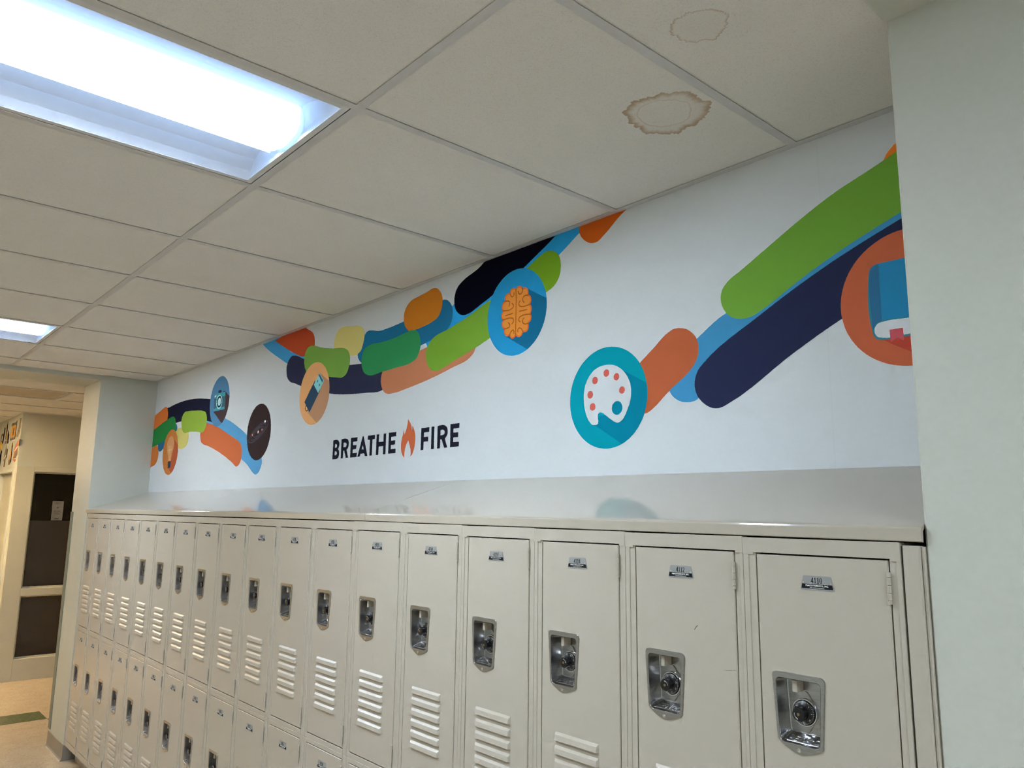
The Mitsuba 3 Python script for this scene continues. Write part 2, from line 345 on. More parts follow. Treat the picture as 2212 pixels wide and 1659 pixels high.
# ------------------------------------------------------------------ troffer lights
def loft(rings):
    v = np.vstack(rings); n = len(rings[0]); f = []
    for a in range(len(rings) - 1):
        for i in range(n):
            j = (i + 1) % n; f += [(a*n + i, a*n + j, (a+1)*n + j), (a*n + i, (a+1)*n + j, (a+1)*n + i)]
    return trimesh.Trimesh(v, f, process=False)
def rect(hx, hy, z): return np.array([(-hx, -hy, z), (hx, -hy, z), (hx, hy, z), (-hx, hy, z)])
def troffer(cx, cy, label, lamp, side, group):
    key = num("ceiling_light"); at = lambda m: m.apply_translation((cx, cy, ZC))
    HX, HY = (TEE - FL) / 2 - .002, (1.2192 - FL) / 2 - .002
    ring = sg.box(-HX, -HY, HX, HY).difference(sg.box(-HX + .016, -HY + .016, HX - .016, HY - .016))
    put(key + "__housing", at(cat(flat(ring, .0014, .005), box(-HX, -HX + .004, -HY, HY, .006, .10), box(HX - .004, HX, -HY, HY, .006, .10), box(-HX, HX, -HY, -HY + .004, .006, .10), box(-HX, HX, HY - .004, HY, .006, .10), box(-HX, HX, -HY, HY, .098, .102))), "m_white")
    ix, iy = HX - .016, HY - .016
    prof = [(0, 0.003), (.10, .022), (.28, .045), (.52, .064), (.78, .076), (1.0, .080)]
    rings = [rect(ix + (.083 - ix) * t, iy + (.566 - iy) * t, z) for t, z in prof]
    refl = loft(rings); refl = cat(refl, trimesh.Trimesh(rings[-1], [(0, 1, 2), (0, 2, 3)], process=False))
    put(key + "__reflector", at(refl), "m_reflector")
    BW, L_ = .080, .560
    arc = [(-BW, .0165), (-BW * .85, .011), (-BW * .6, .0065), (-BW * .3, .0038), (0, .003), (BW * .3, .0038), (BW * .6, .0065), (BW * .85, .011), (BW, .0165)]
    v = [(x, y, z) for x, z in arc for y in (-L_, L_)]; f = []
    for i in range(len(arc) - 1): a = 2 * i; f += [(a, a + 1, a + 3), (a, a + 3, a + 2)]
    m = trimesh.Trimesh(np.array(v), f, process=False)
    if m.face_normals[len(f) // 2][2] > 0: m.invert()
    scene[key + "__diffuser"] = mikit.ply(at(m), "m_lens", 40, emitter={"type": "area", "radiance": rgb(lamp)})
    for s in (-1, 1):
        q = [(s * BW, -L_, .0165), (s * BW, L_, .0095), (s * (BW + .004), L_, .0815), (s * (BW + .004), -L_, .0815)]
        w = trimesh.Trimesh(np.array(q), [(0, 1, 2), (0, 2, 3)], process=False)
        if w.face_normals[0][0] * s < 0: w.invert()
        scene[key + ("__basket_side" if s < 0 else "__basket_side_001")] = mikit.ply(at(w), "m_lens", False, emitter={"type": "area", "radiance": rgb(side)})
        wave = [(-.085, .078), (-.085, .030), (-.074, .026), (-.066, .012), (-.045, .0085), (-.028, .003), (-.012, .001), (.012, .001), (.028, .003), (.045, .0085), (.066, .012), (.074, .026), (.085, .030), (.085, .078)]
        e = slab(sg.Polygon(wave), s * (L_ + .0035) + .002, .004)
        scene[key + ("__end_cap" if s < 0 else "__end_cap_001")] = mikit.ply(at(e), "m_lens", False, emitter={"type": "area", "radiance": rgb(np.array(side) * .45)})
    put(key + "__screw", at(trimesh.creation.cylinder(.0025, .002, sections=10, transform=trimesh.transformations.translation_matrix((-.02, L_ - .035, .0085)))), "m_ink")
    tag(key, label, "ceiling light", group)
yl = YR - FL - (1.2192 - FL) / 2
def cellx(k): return X0 - k * TEE - FL - (TEE - FL) / 2
troffer(cellx(0), yl, "large bright white recessed troffer at the upper left of the view", LAMP, LAMP_SIDE, "recessed ceiling troffers")
troffer(cellx(5), yl, "small-looking lit troffer farther along, above the opening at the left edge", LAMP, LAMP_SIDE, "recessed ceiling troffers")
for i, nm in ((16, "just"), (18, "far")): troffer(RX + i * TEE + (TEE - FL) / 2, RY - 1.2192 + (1.2192 - FL) / 2, f"recessed troffer in the ceiling {nm} behind the camera, out of view", LAMP, LAMP_SIDE, "recessed ceiling troffers")
for (i, j), nm in (((5, 1), "in front of the glazed frame"),): troffer(LX + i * TEE + (TEE - FL) / 2, LY + .6096 + j * 1.2192 + (1.2192 - FL) / 2, f"warm recessed troffer in the lobby ceiling {nm}, out of view", WARM, WARM_SIDE, "warm lobby troffers")
ux0, uy0 = LX + 7 * TEE, LY + 2 * 1.2192
UL = num("unlit_ceiling_light")
uring = sg.box(ux0 + .002, uy0 + .002, ux0 + TEE - FL - .002, uy0 + 1.2192 - FL - .002)
put(UL + "__housing", flat(uring.difference(uring.buffer(-.02, join_style=2)), ZC + .0014, .006), "m_grid")
b = uring.buffer(-.02, join_style=2).bounds
put(UL + "__lens", cbox(b[0], b[2], b[1], b[3], ZC + .004, ZC + .007, .0005), "m_dim_lens"); put(UL + "__back", flat(uring, ZC + .03, .004), "m_grid")
tag(UL, "unlit brownish troffer in the warm lobby ceiling beyond the opening", "ceiling light")

# ------------------------------------------------------------------ lockers
ZD = {"upper": -0.0315, "lower": -0.0180}        # door top below the tier top
DH = {"upper": 0.7125, "lower": 0.7045}
TIER = 0.7620
DL, DR = 0.0295, 0.2825
def rnd(poly, r, q=5): return poly.buffer(-r, quad_segs=q).buffer(r, quad_segs=q)
FLANGE = rnd(sg.Polygon([(.0537, -.2140), (.1590, -.2140), (.1492, -.3405), (.1330, -.3470), (.1185, -.3520), (.1040, -.3550), (.0930, -.3525), (.0745, -.3440), (.0612, -.3360)]), .0095)
INNER = sg.Polygon([(.0608, -.2248), (.1498, -.2248), (.1428, -.3372), (.0664, -.3372)])
def rquad(p, r, n=6):
    """rounded quad with a fixed number of points, starting at the first corner"""
    p = np.array(p, float); out = []
    for i in range(4):
        a, b, c = p[i - 1], p[i], p[(i + 1) % 4]
        u, w = (a - b) / np.linalg.norm(a - b), (c - b) / np.linalg.norm(c - b)
        s, e = b + u * r, b + w * r
        for t in np.linspace(0, 1, n): out.append((1-t)**2 * s + 2*t*(1-t) * b + t*t * e)
    return np.array(out)
IN0 = rquad(list(INNER.exterior.coords)[:4], .0095)
BK = rquad([(.0630, -.2300), (.1480, -.2300), (.1405, -.3255), (.0680, -.3255)], .0060)
DEEP = 0.036
def frame_mesh(t):
    top, ztop = 0.0, ZD[t] + .0030
    zb, zbot = ZD[t] - DH[t] - .0025, (-TIER if t == "upper" else ZLB - (ZT - TIER))
    e = .0004
    parts = [fbox(e, .0125, 0, .02, zbot, -.001, .0009), fbox(.0117, .0272, .0022, .02, zbot, -.001, .0006),
             fbox(.2965, P - e, 0, .02, zbot, -.001, .0009), fbox(.2850, .2973, .0022, .02, zbot, -.001, .0006)]
    ear = .004
    if t == "upper":
        hp = rnd(sg.Polygon([(e, 0), (P - e, 0), (P - e, ztop - ear), (.2870, ztop - ear), (.2870, ztop), (.0235, ztop), (.0235, ztop - ear), (e, ztop - ear)]), .0012, 2)
        parts.append(slab(hp, .0185, .0195))
    else:
        parts.append(fbox(.0265, .2855, .0004, .02, ztop, -.0003, .0006)); 
    parts.append(fbox(.0265, .2855, .0004, .02, zbot + .0003, zb, .0006))
    return cat(*parts)
def body_mesh(t):
    zbot = -TIER if t == "upper" else ZLB - (ZT - TIER)
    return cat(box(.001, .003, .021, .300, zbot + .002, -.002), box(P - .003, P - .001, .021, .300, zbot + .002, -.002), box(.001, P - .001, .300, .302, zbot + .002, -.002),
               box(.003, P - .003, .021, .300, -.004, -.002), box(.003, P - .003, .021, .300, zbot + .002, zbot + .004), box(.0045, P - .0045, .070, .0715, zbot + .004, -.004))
def door_mesh(t):
    h = DH[t]; outer = sg.box(DL, -h, DR, 0); b = .0016
    front = outer.buffer(-b, join_style=2); hole = sg.Polygon(IN0).buffer(.0015)
    m = [slab(front.difference(hole), .0012 + b, b)]
    def rr(q, y): x0, z0, x1, z1 = q.bounds; return np.array([(x0, y, z0), (x1, y, z0), (x1, y, z1), (x0, y, z1)])
    k = loft([rr(front, .0012), rr(outer, .0012 + b), rr(outer, .0185)]); m.append(k)
    m.append(slab(outer.difference(hole.buffer(.004)), .0185, .0008))
    return cat(*m)
def louver_mesh():
    x0, x1 = .0765, .2190
    return hull([(x0, .0014, 0), (x1, .0014, 0), (x0, .0014, -.0188), (x1, .0014, -.0188), (x0 + .004, -.0042, -.0062), (x1 - .004, -.0042, -.0062), (x0 + .0045, -.0058, -.0186), (x1 - .0045, -.0058, -.0186)])
def hinge_mesh():
    ks = []
    for a, b in ((0, -.0085), (-.0089, -.0215), (-.0219, -.0345), (-.0349, -.0470), (-.0474, -.0535)):
        c = trimesh.creation.cylinder(.0036, a - b - .0002, sections=12); c.apply_translation((.2832, -.0012, (a + b) / 2)); ks.append(c)
    return cat(*ks)
def ring3(pts, y): return np.c_[pts[:, 0], np.full(len(pts), y), pts[:, 1]]
def cup_mesh():
    fl = FLANGE.difference(sg.Polygon(IN0)); f0 = -.0013
    m = [slab(fl.buffer(-.0008), f0 + .0012, .0014)]
    oc = np.array(FLANGE.exterior.coords)[:-1]; oi = np.array(FLANGE.buffer(-.0010).exterior.coords)[:-1]
    m.append(slab(FLANGE.difference(sg.Polygon(IN0).buffer(.0007)), .0012, .0018))
    mid = IN0 + (IN0.mean(0) - IN0) * .012
    lo = loft([ring3(IN0 + (IN0 - IN0.mean(0)) * .012, f0 - .0002), ring3(IN0, f0 + .0004), ring3(mid, f0 + .003), ring3(BK + (IN0 - BK) * .08, DEEP - .004), ring3(BK, DEEP - .001), ring3(BK + (BK.mean(0) - BK) * .05, DEEP)])
    lo.invert(); m.append(lo)
    back = slab(sg.Polygon(BK + (BK.mean(0) - BK) * .05), DEEP + .0008, .0008); m.append(back)
    return cat(*m)
DCX, DCZ = .1005, -.2865
def diamond_mesh():
    c = lambda x, z, r: sg.Point(x, z).buffer(r, quad_segs=8)
    q = unary_union([c(DCX, DCZ, .024), c(DCX, DCZ + .0300, .0066), c(DCX, DCZ - .0300, .0066)]).convex_hull
    return cat(slab(q, DEEP, .0022), slab(q.buffer(-.0008), DEEP - .0016, .0014))
def to_dial(m, dy=0): m.apply_translation((DCX, DEEP + dy, DCZ)); return m
def ring_mesh(): return to_dial(lathe_y([(.0205, 0), (.0252, 0), (.0252, .0070), (.0244, .0086), (.0226, .0086), (.0218, .0070), (.0205, .0065)], 40))
def dial_mesh(): return to_dial(lathe_y([(0, .002), (.0216, .002), (.0216, .0092), (.0208, .0104), (.0150, .0128), (.0116, .0136), (.0108, .0150), (.0108, .0235), (.0120, .0252), (.0125, .0285), (.0119, .0300), (.0090, .0308), (0, .0308)], 40))
def marks_mesh(rot):
    m = []
    for k in range(40):
        a = 2 * math.pi * k / 40 + rot; big = k % 5 == 0
        b_ = box(-.00028, .00028, -.0004, 0, -.0013 if big else -.0008, .0009); 
        b_.apply_transform(trimesh.transformations.rotation_matrix(a, (0, 1, 0), (0, 0, 0)))
        b_.apply_translation((.0195 * math.sin(a), -.01085, .0195 * math.cos(a))); m.append(b_)
        if big:
            t = meshkit.text_mesh(str(k), .0026, depth=.0004); v = t.vertices; w = (v[:, 0].max() + v[:, 0].min()) / 2
            t.vertices = np.c_[v[:, 0] - w, -v[:, 2], v[:, 1] - .0013]
            t.apply_transform(trimesh.transformations.rotation_matrix(a, (0, 1, 0)))
            t.apply_translation((.0163 * math.sin(a), -.01230, .0163 * math.cos(a))); m.append(t)
    for i, ch in enumerate("Master"):
        a = rot + math.pi + .3 + (i - 2.5) * .30
        t = meshkit.text_mesh(ch, .0023, depth=.0003); v = t.vertices; w = (v[:, 0].max() + v[:, 0].min()) / 2
        t.vertices = np.c_[v[:, 0] - w, -v[:, 2], v[:, 1] - .001]
        t.apply_transform(trimesh.transformations.rotation_matrix(a, (0, 1, 0))); t.apply_translation((.0080 * math.sin(a), -.0307, .0080 * math.cos(a))); m.append(t)
    return to_dial(cat(*m))
def keyway_mesh(): return to_dial(lathe_y([(0, .0300), (.0028, .0300), (.0028, .0312), (.0018, .0312), (.0018, .0310), (0, .0310)], 20))
def latch_mesh(): return cbox(.0880, .0975, .0100, .0352, -.2495, -.2285, .0008)
def rivet_mesh(x, z, r, y): m = lathe_y([(0, 0), (r * 1.5, 0), (r * 1.5, .0003), (r, .0005), (r * .9, .0012), (r * .5, .0017), (0, .0018)], 16); m.apply_translation((x, y, z)); return m
def emboss_mesh():
    m = meshkit.text_mesh("PENCO", .0105, depth=.0006, bold=True); v = m.vertices; w = (v[:, 0].max() + v[:, 0].min()) / 2
    zf0, zf1, y0, y1 = -.3368, -.3262, .002, .033
    s = .062 / np.ptp(v[:, 0])
    u_, dep = (v[:, 0] - w) * s + .1045, v[:, 1] / .0105
    yy = .009 + dep * .015
    m.vertices = np.c_[u_, yy, zf0 + (zf1 - zf0) * (yy - y0) / (y1 - y0) + .0006 + v[:, 2]]; 
    bar = box(-.036, .036, -.0004, .0004, 0, .0008); bar.apply_translation((.1045, .0065, zf0 + (zf1 - zf0) * (.0045) / (y1 - y0) + .0006))
    return cat(m, bar)
PLATE = rnd(sg.Polygon([(.1262, -.0345), (.1788, -.0345), (.1852, -.0602), (.1196, -.0602)]), .0022)
BAND = sg.Polygon([(.1237, -.0495), (.1814, -.0495), (.1832, -.0577), (.1218, -.0577)])
def plate_mesh(): return cat(slab(PLATE, .0016, .0014), slab(PLATE.buffer(-.0006), .0003, .0003))
def band_mesh(): return slab(BAND, .0003, .0006)
def maker_mesh(): return cat(text_on_door("PENCO PRODUCTS, INC.", .0027, .1525, -.0535, -.0003, .0003, True), text_on_door("www.pencoproducts.com", .0017, .1525, -.0567, -.0003, .0003))
def ell(cx, cz, a, b): return affinity.scale(sg.Point(0, 0).buffer(1, quad_segs=12), a, b).__class__(affinity.translate(affinity.scale(sg.Point(0, 0).buffer(1, quad_segs=12), a, b), cx, cz))
def serif_digit(ch):
    """roman figures drawn with thick stems and thin joins; unit height 1, width about .5"""
    L = lambda pts, w: sg.LineString(pts).buffer(w, cap_style=2, quad_segs=4)
    o = lambda cx, cz, a, b, t1, t2: ell(cx, cz, a, b).difference(ell(cx, cz, a - t1, b - t2))
    if ch == "0": return o(.25, .5, .24, .51, .085, .03)
    if ch == "1": return unary_union([sg.box(.20, 0, .31, 1), sg.box(.10, 0, .41, .035), sg.Polygon([(.08, .86), (.31, 1.0), (.31, .93), (.20, .88), (.09, .83)])])
    if ch == "2": return unary_union([o(.25, .74, .20, .27, .08, .035).difference(sg.box(-.1, .3, .25, .70)).difference(sg.box(-.1, .3, .6, .62)), L([(.42, .66), (.36, .48), (.06, .05)], .035), sg.box(.04, 0, .45, .09), sg.Polygon([(.38, 0), (.47, .2), (.45, 0)])])
    if ch == "3": return unary_union([o(.22, .76, .19, .25, .08, .035).difference(sg.box(-.1, .55, .2, .72)), o(.22, .28, .23, .29, .085, .035).difference(sg.box(-.1, .32, .2, .6))])
    if ch == "4": return unary_union([sg.box(.30, 0, .40, 1), sg.box(.0, .24, .50, .32), sg.Polygon([(.0, .24), (.0, .30), (.31, 1), (.36, .98), (.06, .30)])])
    if ch == "5": return unary_union([sg.box(.10, .90, .43, 1), L([(.12, .98), (.09, .55)], .025), o(.21, .30, .25, .31, .09, .035).difference(sg.box(-.1, .25, .15, .62))])
    if ch == "6": return unary_union([o(.25, .30, .23, .31, .08, .035), L([(.06, .36), (.12, .65), (.24, .86), (.42, .99)], .04)])
    if ch == "7": return unary_union([sg.box(.03, .90, .47, 1), L([(.44, .95), (.27, .5), (.20, 0)], .045), sg.box(.03, .78, .06, .95)])
    if ch == "8": return unary_union([o(.25, .76, .18, .25, .07, .035), o(.25, .27, .22, .28, .08, .035)])
    if ch == "9": return affinity.rotate(serif_digit("6"), 180, origin=(.25, .5))
def number_mesh(n):
    h = .0098; s = str(n); w = .56 * h; g = []
    for i, ch in enumerate(s): g.append(affinity.translate(affinity.scale(serif_digit(ch), h * 1.0, h, origin=(0, 0)), .1520 + (i - len(s) / 2) * w + .03 * h, -.0478))
    return slab(unary_union(g).buffer(.00022), .0002, .0005)
S = {}
for t in ("upper", "lower"):
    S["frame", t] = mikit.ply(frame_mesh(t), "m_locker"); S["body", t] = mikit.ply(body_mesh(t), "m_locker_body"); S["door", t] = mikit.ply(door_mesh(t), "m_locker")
S["louver"] = mikit.ply(louver_mesh(), "m_locker"); S["hinge"] = mikit.ply(hinge_mesh(), "m_locker", 40)
S["cup"] = mikit.ply(cup_mesh(), "m_steel", 35); S["diamond"] = mikit.ply(diamond_mesh(), "m_steel"); S["ring"] = mikit.ply(ring_mesh(), "m_chrome", 35); S["dial"] = mikit.ply(dial_mesh(), "m_black", 35)
S["marks"] = [mikit.ply(marks_mesh(r), "m_print") for r in (0.75, 3.6, 2.2)]
S["keyway"] = mikit.ply(keyway_mesh(), "m_brass", 35); S["latch"] = mikit.ply(latch_mesh(), "m_locker"); S["cup_rivet"] = mikit.ply(rivet_mesh(.1030, -.3470, .0026, -.0016), "m_chrome", 40)
S["emboss"] = mikit.ply(emboss_mesh(), "m_chrome"); S["plate"] = mikit.ply(plate_mesh(), "m_plate"); S["band"] = mikit.ply(band_mesh(), "m_ink"); S["maker"] = mikit.ply(maker_mesh(), "m_print")
S["plate_rivet"] = [mikit.ply(rivet_mesh(x, -.0470, .0016, 0), "m_chrome", 40) for x in (.1268, .1783)]
def locker_at(i):
    """position of the left boundary of column i (0 next to the right pier); the six nearest stand a little askew"""
    if i < 6: return -(i + 1) * P - .0003 * (5 - i), -.0033, .0022 - .0059 * (6 - i - .5) * P
    return -(i + 1) * P, 0.0, 0.0
ORD = ["first", "second", "third", "fourth", "fifth", "sixth", "seventh", "eighth", "ninth", "tenth", "eleventh", "twelfth", "thirteenth", "fourteenth", "fifteenth", "sixteenth", "seventeenth", "eighteenth"]
for t in ("upper", "lower"):
    for i in range(18):
        key = num("locker"); x, y, dz = locker_at(i); zt = ZT + dz - (TIER if t == "lower" else 0)
        n = 4110 + 2 * i + (1 if t == "lower" else 0)
        A = T4().translate([x, y, zt]); B = T4().translate([x, y, zt + ZD[t]])
        place(key + "__frame", S["frame", t], A); place(key + "__body", S["body", t], A)
        d = key + "__door"; place(d, S["door", t], B)
        for k in range(6): place(d + "__louver" + (f"_{k:03d}" if k else ""), S["louver"], B @ T4().translate([0, 0, -.4470 - .0304 * k]))
        place(d + "__hinge", S["hinge"], B @ T4().translate([0, 0, -.0195])); place(d + "__hinge_001", S["hinge"], B @ T4().translate([0, 0, -DH[t] + .0720]))
        q = key + "__number_plate"; place(q, S["plate"], B); place(q + "__maker_band", S["band"], B); place(q + "__maker_lettering", S["maker"], B)
        scene[q + "__number"] = {**mikit.ply(number_mesh(n), "m_ink"), "to_world": B}
        for k in range(2): place(q + "__rivet" + ("_001" if k else ""), S["plate_rivet"][k], B)
        c = key + "__lock_cup"; place(c, S["cup"], B); place(c + "__lock_plate", S["diamond"], B); place(c + "__dial_ring", S["ring"], B); place(c + "__dial", S["dial"], B)
        place(c + "__dial_marks", S["marks"][(i * 2 + (t == "lower")) % 3 if i else 0], B); place(c + "__keyway", S["keyway"], B); place(c + "__latch_hook", S["latch"], B); place(c + "__rivet", S["cup_rivet"], B); place(c + "__embossed_name", S["emboss"], B)
        if i == 1: scene[c + "__dial_marks"] = {**S["marks"][1], "to_world": B}
        labels[c] = {"label": "recessed stainless steel lock cup"}; labels[c + "__dial"] = {"label": "black combination dial"}; labels[q] = {"label": "silver number plate with a black band"}
        if t == "upper":
            end = "right beside the pier, with the largest plate" if i == 0 else "left-most one against the mint wall" if i == 17 else f"{ORD[i]} from the right pier"
            tag(key, f"beige upper-row locker numbered {n}, {end}", "locker", "upper row of lockers")
        else:
            end = "left-most one at the foot of the mint pier" if i == 17 else f"{ORD[17 - i]} from the left wall" if i >= 5 else f"{ORD[i]} from the right pier, below the photo edge"
            tag(key, f"beige lower-row locker numbered {n}, {end}", "locker", "lower row of lockers")
# scuffs on the second locker door
x_, y_, dz_ = locker_at(1); sc_ = T4().translate([x_, y_, ZT + dz_ + ZD["upper"]])
for pts_, w_ in (([(.1840, -.1619, 0), (.1878, -.1567, 0), (.1914, -.1540, 0)], .0009), ([(.2520, -.2330, 0), (.2640, -.2318, 0), (.2790, -.2290, 0)], .00035)):
    scene[num("locker_001__door__scuff_mark")] = {**mikit.ply(slab(sg.LineString(spline(pts_, closed=False)).buffer(w_, quad_segs=3), .0012, .0002), "m_paper_print"), "to_world": sc_}
# base, filler, sloping tops
kick = [box(-18 * P - .002, 0.0, .072, .084, 0, ZLB - .013)]
put("toe_kick", cat(*kick), "m_locker"); tag("toe_kick", "recessed beige toe kick running under the lockers", "toe kick")
put("filler_strip__face", cat(fbox(.0012, .0300, -.0020, .030, ZLB, 1.6205, .002)), "m_locker")
put("filler_strip__edge", cat(fbox(.0300, .0362, .0030, .030, ZLB, 1.6195, .0015)), "m_locker"); tag("filler_strip", "narrow beige vertical filler between the last locker and the right pier", "filler strip")
def hood(x0, x1, zf0, zf1, zb0, zb1):
    """sloping top from x0 (left) to x1 (right); heights at both ends; zf = bottom of the front lip"""
    def prof(zf, zb):
        s = (zb - (zf + .0255)) / (D - .001 + .004)
        return [(-.0010, zf), (-.0040, zf + .0015), (-.0042, zf + .0215), (-.0032, zf + .0246), (-.0005, zf + .0262), (.004, zf + .0255 + s * .008), (D - .001, zb), (D - .001, zb - .004), (.010, zf + .0265 - .004), (.004, zf + .018), (.004, zf)]
    a, b_ = prof(zf0, zb0), prof(zf1, zb1)
    r0 = np.array([(x0, y, z) for y, z in a]); r1 = np.array([(x1, y, z) for y, z in b_])
    m = loft([r0, r1]); caps = []
    for r, flip in ((r0, 0), (r1, 1)):
        tri = trimesh.creation.triangulate_polygon(sg.Polygon([(p[1], p[2]) for p in r]), engine="earcut")
        cv = np.c_[np.full(len(tri[0]), r[0, 0]), tri[0]]; caps.append(trimesh.Trimesh(cv, tri[1] if not flip else tri[1][:, ::-1], process=False))
    return cat(m, *caps)
zr = lambda x: 1.6363 + (1.6268 - 1.6363) * (x + 1.76) / 1.797
for k, (x0, x1, a, b_, c, d, lab) in enumerate([(-1.7590, .0352, 1.6363, zr(.0352), 1.7890, 1.7793, "beige sloping metal locker top at the right, reflecting the teal roundel"),
                                       (-3.6300, -1.7606, 1.6368, 1.6362, 1.7900, 1.7893, "beige sloping metal locker top in the middle, below the slogan"),
                                       (XL + .003, -3.6316, 1.6368, 1.6368, 1.7910, 1.7900, "beige sloping metal locker top at the far left, against the mint wall")]):
    put(num("sloping_top"), hood(x0, x1, a, b_, c, d), "m_hood"); tag("sloping_top" + (f"_{k:03d}" if k else ""), lab, "locker top", "sloping locker tops")
